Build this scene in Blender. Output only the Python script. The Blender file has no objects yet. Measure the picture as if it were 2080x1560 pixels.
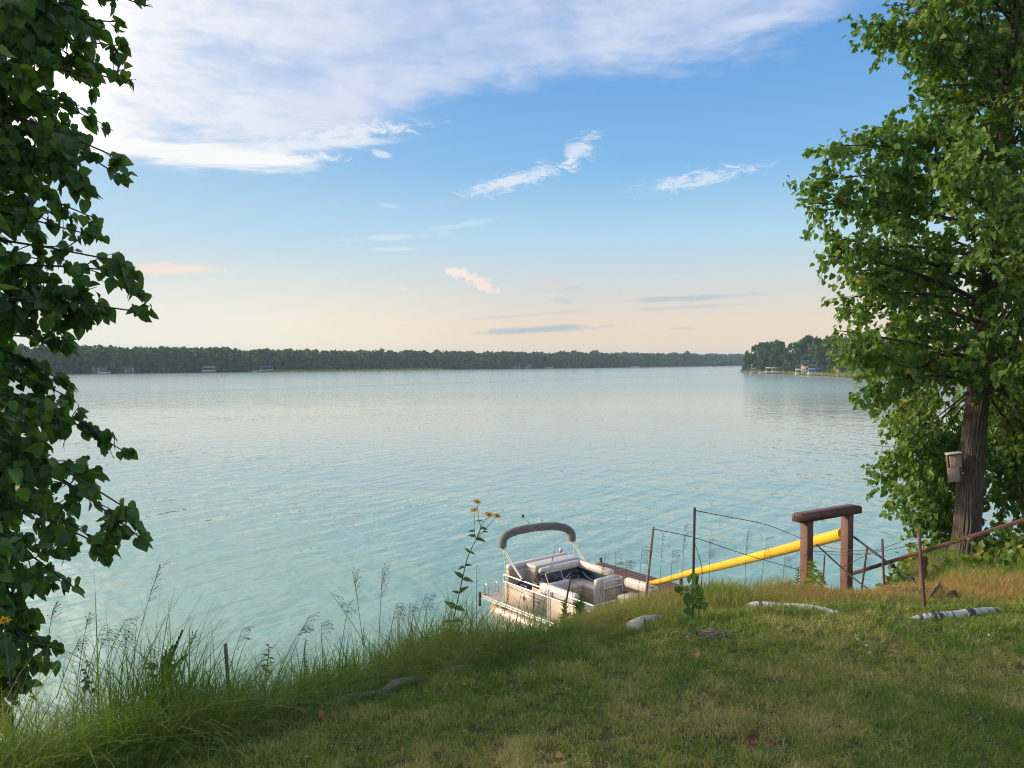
import bpy, bmesh, math, random
import numpy as np
from mathutils import Vector, Matrix

random.seed(11)
rng = np.random.default_rng(11)
scene = bpy.context.scene
COL = scene.collection

# ------------------------------------------------------------------ camera
F = 1563.0; EYE = 7.0; PITCH = math.atan(49 / F)
cam_d = bpy.data.cameras.new('camera'); cam = bpy.data.objects.new('camera', cam_d); COL.objects.link(cam)
cam_d.sensor_width = 36; cam_d.lens = F / 2080 * 36; cam_d.clip_start = 0.05; cam_d.clip_end = 20000
cam.location = (0, 0, EYE); cam.rotation_euler = (math.pi / 2 - PITCH, 0, 0)
scene.camera = cam
scene.render.resolution_x = 1024; scene.render.resolution_y = 768
scene.view_settings.view_transform = 'Standard'; scene.view_settings.look = 'None'
scene.view_settings.gamma = 1; scene.view_settings.use_curve_mapping = False
scene.view_settings.exposure = 0.0
scene.cycles.max_bounces = 7; scene.cycles.diffuse_bounces = 3; scene.cycles.glossy_bounces = 3
scene.cycles.transmission_bounces = 5; scene.cycles.volume_bounces = 0
scene.cycles.use_denoising = True; scene.cycles.denoising_prefilter = 'NONE'
scene.cycles.filter_width = 1.15
scene.cycles.sample_clamp_indirect = 6

SUN_AZ, SUN_EL = math.radians(-82), math.radians(19)     # azimuth from the view axis (+Y), negative = left
SKY_STRENGTH = 0.1

def at(px, py, Y):
    """point of the place seen in the photograph at (px, py), Y metres out"""
    a, b = (px - 1040) / F, -(py - 780) / F
    cp, sp = math.cos(PITCH), math.sin(PITCH)
    dx, dy, dz = a, cp + sp * b, -sp + cp * b
    t = Y / dy
    return np.array([dx * t, Y, EYE + dz * t])
def atz(px, py, z):
    p = at(px, py, 1.0); t = (z - EYE) / (p[2] - EYE)
    return np.array([p[0] * t, t, z])
def azel(px, py):
    az = math.atan((px - 1040) / F)
    return math.degrees(az), math.degrees(math.atan((731 - py) / F * math.cos(az)))

# ------------------------------------------------------------------ world
class G:
    """small helper round a node tree"""
    def __init__(s, nt): s.nt = nt
    def n(s, t, **k):
        nd = s.nt.nodes.new(t)
        for a, b in k.items(): setattr(nd, a, b)
        return nd
    def put(s, sock, v):
        if isinstance(v, bpy.types.NodeSocket): s.nt.links.new(v, sock)
        else: sock.default_value = v
    def m(s, op, a, b=0.0, c=None, clamp=False):
        nd = s.n('ShaderNodeMath', operation=op, use_clamp=clamp)
        s.put(nd.inputs[0], a); s.put(nd.inputs[1], b)
        if c is not None: s.put(nd.inputs[2], c)
        return nd.outputs[0]
    def mix(s, f, a, b, blend='MIX'):
        nd = s.n('ShaderNodeMix', data_type='RGBA', blend_type=blend)
        s.put(nd.inputs[0], f)
        s.put(nd.inputs[6], a if isinstance(a, bpy.types.NodeSocket) else tuple(a) + (1,))
        s.put(nd.inputs[7], b if isinstance(b, bpy.types.NodeSocket) else tuple(b) + (1,))
        return nd.outputs[2]
    def ramp(s, f, stops, interp='LINEAR'):
        nd = s.n('ShaderNodeValToRGB'); cr = nd.color_ramp; cr.interpolation = interp
        while len(cr.elements) < len(stops): cr.elements.new(0.5)
        for e, (p, c) in zip(cr.elements, stops):
            e.position = p
            e.color = (c, c, c, 1) if isinstance(c, (int, float)) else tuple(c) + (1,)
        s.put(nd.inputs[0], f)
        return nd.outputs[0]
    def noise(s, vec, scale, detail=4, rough=0.5, dist=0.0):
        nd = s.n('ShaderNodeTexNoise')
        if vec is not None: s.put(nd.inputs['Vector'], vec)
        nd.inputs['Scale'].default_value = scale; nd.inputs['Detail'].default_value = detail
        nd.inputs['Roughness'].default_value = rough; nd.inputs['Distortion'].default_value = dist
        return nd.outputs['Fac']
    def mapping(s, vec, loc=(0, 0, 0), rot=(0, 0, 0), scale=(1, 1, 1), kind='POINT'):
        nd = s.n('ShaderNodeMapping', vector_type=kind)
        s.put(nd.inputs['Vector'], vec)
        nd.inputs['Location'].default_value = loc; nd.inputs['Rotation'].default_value = rot; nd.inputs['Scale'].default_value = scale
        return nd.outputs[0]
    def mapr(s, v, a, b, c, d, kind='SMOOTHSTEP'):
        nd = s.n('ShaderNodeMapRange', interpolation_type=kind, clamp=True)
        s.put(nd.inputs[0], v)
        for i, q in enumerate((a, b, c, d)): s.put(nd.inputs[i + 1], q)
        return nd.outputs[0]

def lin(r, g, b):
    f = lambda c: (c / 255 / 12.92) if c <= 10 else ((c / 255 + 0.055) / 1.055) ** 2.4
    return (f(r), f(g), f(b))

world = bpy.data.worlds.new('World'); scene.world = world; world.use_nodes = True
wt = world.node_tree; wt.nodes.clear(); w = G(wt)
tc = w.n('ShaderNodeTexCoord'); sep = w.n('ShaderNodeSeparateXYZ'); wt.links.new(tc.outputs['Generated'], sep.inputs[0])
X, Yv, Z = sep.outputs
el = w.m('MULTIPLY', w.m('ARCSINE', Z), 57.29578)
az = w.m('MULTIPLY', w.m('ARCTAN2', X, Yv), 57.29578)
comb = w.n('ShaderNodeCombineXYZ'); wt.links.new(az, comb.inputs[0]); wt.links.new(el, comb.inputs[1]); AE = comb.outputs[0]
sky = w.n('ShaderNodeTexSky', sky_type='NISHITA'); sky.sun_disc = False
sky.sun_elevation = SUN_EL; sky.sun_rotation = SUN_AZ; sky.air_density = 1.0; sky.dust_density = 1.2; sky.ozone_density = 1.5
K = 1 / SKY_STRENGTH
t_el = w.m('DIVIDE', el, 90.0, clamp=True)
def sc(c, k=1.0): return tuple(v * k for v in c)
grad = w.ramp(t_el, [(0.0, lin(255, 228, 200)), (2.5 / 90, lin(250, 229, 208)), (5 / 90, lin(226, 228, 224)), (9 / 90, lin(188, 227, 250)),
                     (14 / 90, lin(138, 196, 246)), (20 / 90, lin(114, 175, 238)), (30 / 90, lin(100, 156, 222)), (1.0, lin(80, 130, 200))])
# warm side towards the sun
daz = w.m('ABSOLUTE', w.m('SUBTRACT', az, math.degrees(SUN_AZ) + 22))
side = w.mapr(daz, 72, 12, 0.0, 1.0)
warm = w.mapr(daz, 66, 30, 0.0, 1.0)
low = w.mapr(el, 0.0, 9.5, 1.0, 0.0)
grad = w.mix(w.m('MULTIPLY', w.m('MULTIPLY', warm, low), 0.95), grad, (1.5, 1.22, .82))
mid = w.mapr(el, 3.0, 20.0, 0.75, 0.35)
grad = w.mix(w.m('MULTIPLY', side, mid), grad, lin(206, 230, 244))
skyc = w.mix(1.0, sky.outputs[0], (0.09,) * 3, 'MULTIPLY')
base = w.mix(0.15, grad, skyc)
# noises
cz = w.m('MAXIMUM', Z, 0.05)
cp_ = w.n('ShaderNodeCombineXYZ'); wt.links.new(w.m('DIVIDE', X, cz), cp_.inputs[0]); wt.links.new(w.m('DIVIDE', Yv, cz), cp_.inputs[1])
PL = cp_.outputs[0]
streak = w.noise(w.mapping(AE, rot=(0, 0, math.radians(-8)), scale=(0.09, 0.42, 1)), 1.0, 7, 0.6, 0.6)
fine = w.noise(w.mapping(AE, scale=(0.35, 0.9, 1)), 1.0, 7, 0.62, 0.5)
puff = w.noise(w.mapping(AE, scale=(1.1, 1.4, 1)), 1.0, 6, 0.6, 0.3)
plan = w.noise(w.mapping(PL, rot=(0, 0, 0.5), scale=(1.3, 0.55, 1)), 1.6, 8, 0.58, 0.8)
fw = w.m('SUBTRACT', w.noise(w.mapping(AE, rot=(0, 0, math.radians(-18)), scale=(0.55, 1.5, 1)), 1.0, 9, 0.68, 1.2), 0.5); fp = w.m('SUBTRACT', w.noise(w.mapping(AE, scale=(1.6, 1.9, 1)), 1.0, 7, 0.65, 0.2), 0.5)
sn = w.m('SUBTRACT', streak, 0.5); fn = w.m('SUBTRACT', fine, 0.5); pn = w.m('SUBTRACT', puff, 0.5); cn = w.m('SUBTRACT', plan, 0.5)
# the large veil of cirrus: lower edge as a curve of azimuth
bz = [(-180, 17), (-70, 12.5), (-28.2, 12.6), (-12.6, 14.0), (-6.2, 18.3), (5.8, 19.4), (16.4, 20.0), (24.1, 22.6), (40, 27), (90, 30), (180, 17)]
edge_c = w.ramp(w.m('DIVIDE', w.m('ADD', az, 180.0), 360.0), [((a + 180) / 360, e / 45) for a, e in bz])
bw = w.n('ShaderNodeRGBToBW'); wt.links.new(edge_c, bw.inputs[0])
above = w.m('SUBTRACT', el, w.m('MULTIPLY', bw.outputs[0], 45.0))
above = w.m('ADD', above, w.m('MULTIPLY', sn, 5.0))
above = w.m('ADD', above, w.m('MULTIPLY', fn, 2.2))
veil = w.mapr(above, -0.8, 2.6, 0.0, 1.0)
tex = w.mapr(w.m('ADD', w.m('MULTIPLY', cn, 1.0), w.m('ADD', w.m('MULTIPLY', sn, 0.8), w.m('MULTIPLY', fn, 0.5))), -0.36, 0.28, 0.40, 1.0)
top = w.mapr(el, 35.0, 80.0, 1.0, 0.8)
veil = w.m('MULTIPLY', w.m('MULTIPLY', veil, tex), top)
glow = w.mapr(w.m('ABSOLUTE', w.m('SUBTRACT', az, -58.0)), 52, 22, 0.0, 1.0)
cirrus = w.mix(glow, lin(212, 222, 244), (1.0, 1.0, .99))
# the veil is brightest round the hidden sun
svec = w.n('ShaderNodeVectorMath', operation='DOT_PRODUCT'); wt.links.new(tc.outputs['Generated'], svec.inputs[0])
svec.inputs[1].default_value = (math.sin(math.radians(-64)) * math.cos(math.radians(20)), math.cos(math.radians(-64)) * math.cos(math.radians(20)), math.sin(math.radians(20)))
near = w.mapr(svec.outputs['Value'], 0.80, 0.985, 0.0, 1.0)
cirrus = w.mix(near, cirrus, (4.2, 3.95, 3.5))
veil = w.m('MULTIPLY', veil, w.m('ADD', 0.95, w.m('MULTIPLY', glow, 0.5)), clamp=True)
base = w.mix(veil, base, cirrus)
def cloud(px, py, hl, hh, ang, op, colour, nz, k, soft=0.75):
    global base
    a0, e0 = azel(px, py)
    v = w.mapping(AE, loc=(a0, e0, 0), rot=(0, 0, math.radians(ang)), scale=(hl * 0.0367, hh * 0.0367, 1), kind='TEXTURE')
    ln = w.n('ShaderNodeVectorMath', operation='LENGTH'); wt.links.new(v, ln.inputs[0])
    q = w.m('ADD', ln.outputs['Value'], w.m('MULTIPLY', nz, -k))
    base = w.mix(w.mapr(q, 1.0, 1.0 - soft, 0.0, op), base, colour)
WH = lin(240, 244, 250)
cloud(420, 318, 330, 26, -1, 0.95, (0.98, 0.98, 0.97), sn, 3.0)
cloud(560, 326, 150, 13, 4, 0.85, (0.97, 0.97, 0.97), fw, 3.2, .95)
cloud(720, 275, 180, 20, 9, 0.85, lin(236, 243, 250), fw, 3.4, .95)
cloud(640, 298, 220, 12, 6, 0.7, lin(236, 243, 250), sn, 2.6)
cloud(1050, 368, 150, 22, 15, 0.72, WH, fw, 3.4, .95)
cloud(1172, 312, 62, 26, 40, 0.66, WH, fw, 3.4, .95)
cloud(1405, 370, 120, 19, 8, 0.62, WH, fw, 4.0, .95)
cloud(780, 318, 24, 8, -10, 0.6, WH, fn, 2.2)
cloud(350, 548, 130, 13, 2, 0.8, lin(252, 232, 216), fn, 2.0)
cloud(790, 484, 120, 9, 5, 0.55, lin(222, 236, 242), fn, 2.4)
cloud(920, 462, 120, 8, 9, 0.45, lin(215, 234, 244), fn, 2.4)
cloud(800, 508, 60, 6, 2, 0.55, lin(226, 238, 242), fn, 2.2)
cloud(790, 420, 26, 7, -6, 0.4, lin(220, 236, 246), fn, 2.2)
cloud(932, 556, 40, 12, -12, 0.95, lin(252, 236, 228), fp, 2.6, 0.6)
cloud(976, 577, 44, 16, -26, 0.95, lin(250, 233, 225), fp, 2.8, 0.6)
cloud(1122, 578, 18, 8, -8, 0.8, lin(226, 216, 212), pn, 2.0, 0.5)
cloud(1160, 586, 26, 7, 8, 0.6, lin(205, 206, 208), pn, 2.2, 0.5)
cloud(1140, 609, 24, 8, -6, 0.6, lin(200, 204, 208), pn, 2.2, 0.5)
cloud(818, 586, 10, 4, -10, 0.7, lin(250, 228, 210), pn, 1.6, 0.5)
cloud(1400, 606, 190, 8, 2, 0.75, lin(188, 198, 210), fn, 1.6)
cloud(1400, 624, 170, 5, 2, 0.55, lin(198, 203, 210), fn, 1.8)
cloud(1090, 670, 175, 10, 3, 0.85, lin(182, 194, 204), fn, 1.5)
cloud(1080, 640, 170, 5, 4, 0.5, lin(212, 205, 204), fn, 1.6)
cloud(1390, 667, 36, 4, 0, 0.4, lin(200, 200, 204), sn, 2.2)
# a few more of the same thin streaks round the rest of the horizon
for a_, e_ in ((-95, 9), (-130, 14), (-170, 8), (150, 11), (110, 7), (75, 12), (52, 9)):
    v = w.mapping(AE, loc=(a_, e_, 0), rot=(0, 0, 0.06), scale=(14, 1.3, 1), kind='TEXTURE')
    ln = w.n('ShaderNodeVectorMath', operation='LENGTH'); wt.links.new(v, ln.inputs[0])
    base = w.mix(w.mapr(w.m('ADD', ln.outputs['Value'], w.m('MULTIPLY', sn, -2.4)), 1.0, 0.2, 0.0, 0.7), base, lin(232, 234, 238))
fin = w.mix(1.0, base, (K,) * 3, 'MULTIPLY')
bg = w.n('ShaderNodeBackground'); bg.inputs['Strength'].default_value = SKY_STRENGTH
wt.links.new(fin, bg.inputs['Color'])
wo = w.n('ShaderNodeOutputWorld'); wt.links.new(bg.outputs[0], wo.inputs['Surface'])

# ------------------------------------------------------------------ sun
sd = bpy.data.lights.new('sun', 'SUN'); so = bpy.data.objects.new('sun', sd); COL.objects.link(so)
sd.energy = 4.6; sd.angle = math.radians(7); sd.color = (1.0, 0.83, 0.64)
sdir = Vector((math.sin(SUN_AZ) * math.cos(SUN_EL), math.cos(SUN_AZ) * math.cos(SUN_EL), math.sin(SUN_EL)))
so.rotation_euler = sdir.to_track_quat('Z', 'Y').to_euler()

# ------------------------------------------------------------------ materials
def new_mat(name):
    m = bpy.data.materials.new(name); m.use_nodes = True
    g = G(m.node_tree); b = m.node_tree.nodes['Principled BSDF']
    return m, g, b
def surf(name, c1, c2=None, scale=8.0, rough=0.6, bump=0.0, bscale=None, metal=0.0, spec=0.5, stretch=(1, 1, 1), detail=6):
    m, g, b = new_mat(name)
    b.inputs['Roughness'].default_value = rough; b.inputs['Metallic'].default_value = metal
    b.inputs['Specular IOR Level'].default_value = spec
    co = g.n('ShaderNodeTexCoord').outputs['Object']
    v = g.mapping(co, scale=stretch)
    f = g.noise(v, scale, detail, 0.6)
    c = g.mix(g.mapr(f, 0.3, 0.7, 0, 1), c1, c2 or sc(c1, 0.8))
    g.put(b.inputs['Base Color'], c)
    if bump:
        bn = g.n('ShaderNodeBump'); bn.inputs['Strength'].default_value = 1; bn.inputs['Distance'].default_value = bump
        g.put(bn.inputs['Height'], g.noise(v, bscale or scale * 3, 5, 0.6)); g.put(b.inputs['Normal'], bn.outputs[0])
    return m
def leafy(name, stops, trans=0.35, rough=0.5, tcol=None, spec=0.35):
    m, g, b = new_mat(name)
    at_ = g.n('ShaderNodeAttribute', attribute_name='tint')
    c = g.ramp(at_.outputs['Fac'], stops)
    g.put(b.inputs['Base Color'], c); b.inputs['Roughness'].default_value = rough; b.inputs['Specular IOR Level'].default_value = spec
    tr = g.n('ShaderNodeBsdfTranslucent')
    g.put(tr.inputs['Color'], g.mix(1.0, c, tcol or (1.5, 1.55, 0.7), 'MULTIPLY'))
    mx = g.n('ShaderNodeMixShader'); mx.inputs[0].default_value = trans
    nt = m.node_tree
    nt.links.new(b.outputs[0], mx.inputs[1]); nt.links.new(tr.outputs[0], mx.inputs[2])
    nt.links.new(mx.outputs[0], nt.nodes['Material Output'].inputs['Surface'])
    return m

M = {}
M['lawn_grass'] = leafy('lawn_grass', [(0, (0.078, 0.170, 0.020)), (0.3, (0.160, 0.250, 0.034)), (0.55, (0.28, 0.29, 0.070)), (0.75, (0.41, 0.345, 0.13)), (1, (0.56, 0.46, 0.26))], 0.35, 0.6)
M['bank_grass'] = leafy('bank_grass', [(0, (0.068, 0.155, 0.020)), (0.3, (0.130, 0.225, 0.030)), (0.55, (0.225, 0.25, 0.054)), (0.75, (0.32, 0.25, 0.085)), (1, (0.42, 0.24, 0.10))], 0.38, 0.55)
M['lime_leaf'] = leafy('lime_leaf', [(0, (0.034, 0.095, 0.022)), (0.5, (0.068, 0.155, 0.026)), (0.85, (0.13, 0.215, 0.030)), (1, (0.17, 0.23, 0.04))], 0.42, 0.42, spec=0.45)
M['tree_leaf'] = leafy('tree_leaf', [(0, (0.050, 0.120, 0.024)), (0.45, (0.098, 0.190, 0.032)), (0.8, (0.155, 0.245, 0.040)), (0.985, (0.20, 0.27, 0.045)), (1, (0.40, 0.31, 0.05))], 0.42, 0.45)
M['far_leaf'] = leafy('far_leaf', [(0, (0.022, 0.054, 0.020)), (0.5, (0.042, 0.088, 0.028)), (1, (0.080, 0.130, 0.036))], 0.25, 0.7, spec=0.1)
M['weed_leaf'] = leafy('weed_leaf', [(0, (0.05, 0.11, 0.02)), (0.5, (0.10, 0.18, 0.03)), (0.8, (0.14, 0.21, 0.03)), (1, (0.30, 0.28, 0.03))], 0.35, 0.5)
M['seed'] = leafy('seed', [(0, (0.06, 0.045, 0.035)), (0.5, (0.11, 0.085, 0.055)), (1, (0.22, 0.17, 0.09))], 0.2, 0.7)
M['petal'] = leafy('petal', [(0, (0.75, 0.36, 0.01)), (1, (0.85, 0.50, 0.015))], 0.3, 0.5, (1, 1, 1))
M['fallen'] = leafy('fallen', [(0, (0.10, 0.028, 0.014)), (0.25, (0.22, 0.05, 0.015)), (0.5, (0.55, 0.16, 0.02)), (1, (0.42, 0.26, 0.10))], 0.15, 0.6, (1, 1, 1))
M['flower_centre'] = surf('flower_centre', (0.14, 0.07, 0.01), rough=0.8)
M['stem'] = surf('stem', (0.10, 0.11, 0.05), (0.07, 0.06, 0.035), 20, 0.7)
M['white_petal'] = surf('white_petal', (0.8, 0.8, 0.78), (0.6, 0.62, 0.6), 80, 0.6)
M['rust'] = surf('rust', (0.17, 0.068, 0.042), (0.075, 0.045, 0.038), 14, 0.75, 0.002, 60)
M['dark_steel'] = surf('dark_steel', (0.045, 0.035, 0.034), (0.10, 0.06, 0.045), 16, 0.6, 0.001, 60)
M['wire'] = surf('wire', (0.05, 0.05, 0.05), (0.10, 0.08, 0.07), 20, 0.5, metal=0.3)
M['rubber'] = surf('rubber', (0.018, 0.017, 0.018), (0.04, 0.035, 0.03), 20, 0.6)
M['stain_wood'] = surf('stain_wood', (0.20, 0.082, 0.052), (0.10, 0.045, 0.032), 6, 0.62, 0.003, 26, stretch=(6, 6, 1))
M['stain_beam'] = surf('stain_beam', (0.15, 0.064, 0.047), (0.08, 0.036, 0.030), 6, 0.62, 0.003, 26, stretch=(1, 6, 6))
M['yellow'] = surf('yellow', (0.80, 0.47, 0.012), (0.62, 0.34, 0.012), 2.2, 0.5, 0.003, 24)
M['grey_wood'] = surf('grey_wood', (0.23, 0.19, 0.14), (0.12, 0.097, 0.072), 5, 0.85, 0.006, 22, stretch=(1, 5, 5))
M['box_wood'] = surf('box_wood', (0.47, 0.345, 0.27), (0.37, 0.26, 0.20), 5, 0.8, 0.002, 30, stretch=(5, 5, 1))
M['pvc'] = surf('pvc', (0.62, 0.62, 0.60), (0.5, 0.5, 0.48), 8, 0.5)
M['bark_chip'] = surf('bark_chip', (0.22, 0.19, 0.15), (0.12, 0.10, 0.08), 30, 0.9)
M['charred'] = surf('charred', (0.06, 0.04, 0.035), (0.03, 0.02, 0.02), 20, 0.9, 0.01, 30)
# birch bark
m, g, b = new_mat('birch_bark'); M['birch'] = m
co = g.n('ShaderNodeTexCoord').outputs['Object']
bands = g.noise(g.mapping(co, scale=(14, 2.0, 2.0)), 1.0, 6, 0.65, 1.0)
spots = g.noise(co, 9, 5, 0.6)
c = g.mix(g.mapr(bands, 0.53, 0.58, 0, 1), (0.48, 0.46, 0.43), (0.05, 0.045, 0.04))
c = g.mix(g.mapr(spots, 0.52, 0.72, 0, 0.7), c, (0.22, 0.19, 0.15))
g.put(b.inputs['Base Color'], c); b.inputs['Roughness'].default_value = 0.8
bn = g.n('ShaderNodeBump'); bn.inputs['Distance'].default_value = 0.006; g.put(bn.inputs['Height'], bands); g.put(b.inputs['Normal'], bn.outputs[0])
# furrowed bark
m, g, b = new_mat('furrowed_bark'); M['bark'] = m
co = g.n('ShaderNodeTexCoord').outputs['Object']
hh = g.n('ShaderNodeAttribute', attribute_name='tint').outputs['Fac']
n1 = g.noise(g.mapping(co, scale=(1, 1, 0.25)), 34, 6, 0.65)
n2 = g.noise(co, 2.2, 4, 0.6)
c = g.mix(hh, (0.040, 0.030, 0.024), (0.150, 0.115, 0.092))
c = g.mix(g.mapr(n1, 0.35, 0.7, 0, 0.5), c, (0.19, 0.155, 0.13))
c = g.mix(g.mapr(n2, 0.55, 0.75, 0, 0.5), c, (0.12, 0.12, 0.085))
g.put(b.inputs['Base Color'], c); b.inputs['Roughness'].default_value = 0.9; b.inputs['Specular IOR Level'].default_value = 0.2
bn = g.n('ShaderNodeBump'); bn.inputs['Distance'].default_value = 0.008; g.put(bn.inputs['Height'], n1); g.put(b.inputs['Normal'], bn.outputs[0])
M['twig'] = surf('twig', (0.075, 0.058, 0.046), (0.045, 0.036, 0.03), 12, 0.85)
M['grey_stem'] = surf('grey_stem', (0.30, 0.27, 0.23), (0.15, 0.13, 0.11), 6, 0.85, stretch=(1, 1, 3))
# boat
M['skin'] = surf('skin', (0.56, 0.43, 0.325), (0.49, 0.375, 0.28), 2.5, 0.38)
M['vinyl'] = surf('vinyl', (0.70, 0.61, 0.53), (0.61, 0.53, 0.46), 3, 0.5, 0.002, 20)
M['vinyl_grey'] = surf('vinyl_grey', (0.56, 0.53, 0.51), (0.49, 0.465, 0.45), 3, 0.5, 0.002, 20)
M['navy'] = surf('navy', (0.014, 0.026, 0.085), (0.02, 0.035, 0.10), 4, 0.4)
M['teal'] = surf('teal', (0.016, 0.06, 0.06), (0.02, 0.045, 0.075), 4, 0.35)
M['boat_rail'] = surf('boat_rail', (0.74, 0.71, 0.66), (0.66, 0.63, 0.58), 6, 0.3)
M['alu'] = surf('alu', (0.62, 0.60, 0.57), (0.50, 0.47, 0.44), 5, 0.34, metal=0.75)
M['pontoon'] = surf('pontoon', (0.58, 0.46, 0.39), (0.42, 0.33, 0.27), 4, 0.42, 0.004, 7, metal=0.35)
M['carpet'] = surf('carpet', (0.24, 0.225, 0.22), (0.19, 0.18, 0.175), 30, 0.95)
M['canvas'] = surf('canvas', (0.225, 0.205, 0.18), (0.175, 0.158, 0.14), 4, 0.85, 0.03, 7)
M['stripe'] = surf('stripe', (0.05, 0.04, 0.05), rough=0.5)
M['screen'] = surf('screen', (0.02, 0.025, 0.04), (0.03, 0.04, 0.06), 3, 0.12)
M['white_plastic'] = surf('white_plastic', (0.70, 0.70, 0.68), (0.6, 0.6, 0.58), 6, 0.4)
M['dock_wood'] = surf('dock_wood', (0.24, 0.105, 0.075), (0.15, 0.07, 0.052), 4, 0.8, 0.003, 20, stretch=(1, 6, 1))
M['reflector'] = surf('reflector', (0.75, 0.38, 0.06), rough=0.3)

# ------------------------------------------------------------------ mesh helpers
def mesh_np(name, V, polys, mats, tint=None, smooth=False, mat_idx=None):
    """polys: list of (n,k) int arrays"""
    me = bpy.data.meshes.new(name)
    V = np.ascontiguousarray(V, dtype=np.float32)
    me.vertices.add(len(V)); me.vertices.foreach_set('co', V.ravel())
    loops = np.concatenate([p.ravel() for p in polys]).astype(np.int32)
    tot = np.concatenate([np.full(len(p), p.shape[1]) for p in polys]).astype(np.int32)
    st = np.concatenate([[0], np.cumsum(tot)[:-1]]).astype(np.int32)
    me.loops.add(len(loops)); me.loops.foreach_set('vertex_index', loops)
    me.polygons.add(len(tot)); me.polygons.foreach_set('loop_start', st); me.polygons.foreach_set('loop_total', tot)
    if smooth: me.polygons.foreach_set('use_smooth', np.ones(len(tot), dtype=bool))
    if mat_idx is not None: me.polygons.foreach_set('material_index', np.asarray(mat_idx, dtype=np.int32))
    if tint is not None:
        a = me.attributes.new('tint', 'FLOAT', 'POINT'); a.data.foreach_set('value', np.ascontiguousarray(tint, dtype=np.float32))
    me.update(calc_edges=True)
    for m_ in (mats if isinstance(mats, (list, tuple)) else [mats]): me.materials.append(m_)
    return me
def link(name, me, parent=None, loc=None):
    o = bpy.data.objects.new(name, me); COL.objects.link(o)
    if loc is not None: o.location = loc
    if parent is not None: o.parent = parent
    return o
def tag(o, label, cat, group=None, kind=None):
    if label: o['label'] = label
    if cat: o['category'] = cat
    if group: o['group'] = group
    if kind: o['kind'] = kind
    return o
def empty(name, loc, label, cat, group=None, rz=0.0):
    o = bpy.data.objects.new(name, None); COL.objects.link(o); o.location = tuple(float(v) for v in loc); o.rotation_euler = (0, 0, rz); o.empty_display_size = 0.1
    return tag(o, label, cat, group)
def norm(v): return v / (np.linalg.norm(v, axis=-1, keepdims=True) + 1e-9)

class MB:
    """collects shapes; build() links ONE mesh object"""
    def __init__(s): s.V = []; s.P = {}; s.n = 0; s.T = []
    def add(s, V, polys, tint=0.5):
        V = np.asarray(V, dtype=float); s.V.append(V)
        s.T.append(np.full(len(V), tint) if np.isscalar(tint) else np.asarray(tint))
        for p in polys:
            p = np.asarray(p); s.P.setdefault(p.shape[1], []).append(p + s.n)
        s.n += len(V); return s
    def tube(s, pts, r, sides=8, cap=True, tint=0.5, squash=None):
        pts = np.asarray(pts, dtype=float); m_ = len(pts); r = np.broadcast_to(np.asarray(r, dtype=float), (m_,))
        tg = np.gradient(pts, axis=0) if m_ > 2 else np.repeat((pts[1:] - pts[:1]), 2, 0)
        tg = norm(tg)
        ref = np.array([0, 0, 1.0]) if abs(tg[0][2]) < 0.9 else np.array([1.0, 0, 0])
        x = norm(np.cross(ref, tg[0])); R = []
        for i in range(m_):
            x = norm(x - tg[i] * np.dot(x, tg[i])); y = np.cross(tg[i], x); R.append((x.copy(), y))
        a = np.linspace(0, 2 * math.pi, sides, endpoint=False); ca, sa = np.cos(a), np.sin(a)
        V = np.concatenate([pts[i] + r[i] * (ca[:, None] * R[i][0] + sa[:, None] * R[i][1] * (squash or 1)) for i in range(m_)])
        i = np.arange(m_ - 1)[:, None] * sides; j = np.arange(sides)[None]; k = (j + 1) % sides
        Q = np.stack([i + j, i + k, i + sides + k, i + sides + j], -1).reshape(-1, 4)
        polys = [Q]
        if cap:
            polys += [np.arange(sides)[None, ::-1], (np.arange(sides) + (m_ - 1) * sides)[None]]
        return s.add(V, polys, tint)
    def box(s, c, size, bev=0.0, seg=2, rot=None, tint=0.5):
        bm = bmesh.new(); bmesh.ops.create_cube(bm, size=1.0)
        for v in bm.verts: v.co = Vector((v.co.x * size[0], v.co.y * size[1], v.co.z * size[2]))
        if bev > 0: bmesh.ops.bevel(bm, geom=bm.edges[:], offset=min(bev, min(size) * 0.49), segments=seg, profile=0.5, affect='EDGES')
        if rot is not None: bm.transform(rot)
        bm.verts.index_update()
        V = np.array([v.co[:] for v in bm.verts]) + np.asarray(c, dtype=float)
        d = {}
        for f in bm.faces: d.setdefault(len(f.verts), []).append([v.index for v in f.verts])
        bm.free()
        return s.add(V, [np.array(p) for p in d.values()], tint)
    def lathe(s, prof, c=(0, 0, 0), sides=16, tint=0.5):
        a = np.linspace(0, 2 * math.pi, sides, endpoint=False)
        V = np.concatenate([np.stack([np.cos(a) * r, np.sin(a) * r, np.full(sides, z)], -1) for r, z in prof]) + np.asarray(c, dtype=float)
        i = np.arange(len(prof) - 1)[:, None] * sides; j = np.arange(sides)[None]; k = (j + 1) % sides
        return s.add(V, [np.stack([i + j, i + k, i + sides + k, i + sides + j], -1).reshape(-1, 4), np.arange(sides)[None, ::-1], (np.arange(sides) + (len(prof) - 1) * sides)[None]], tint)
    def mesh(s, name, mats, smooth=False):
        return mesh_np(name, np.concatenate(s.V), [np.concatenate(v) for v in s.P.values()], mats, np.concatenate(s.T), smooth)
    def build(s, name, mats, parent=None, smooth=False, loc=None):
        return link(name, s.mesh(name, mats, smooth), parent, loc)
def smooth_by_angle(o, deg=40):
    me = o.data
    me.polygons.foreach_set('use_smooth', np.ones(len(me.polygons), dtype=bool))
    try: me.set_sharp_from_angle(angle=math.radians(deg))
    except Exception: pass
    return o
def bez(a, b, c, n):
    t = np.linspace(0, 1, n)[:, None]
    return (1 - t) ** 2 * a + 2 * t * (1 - t) * b + t ** 2 * c
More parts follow.
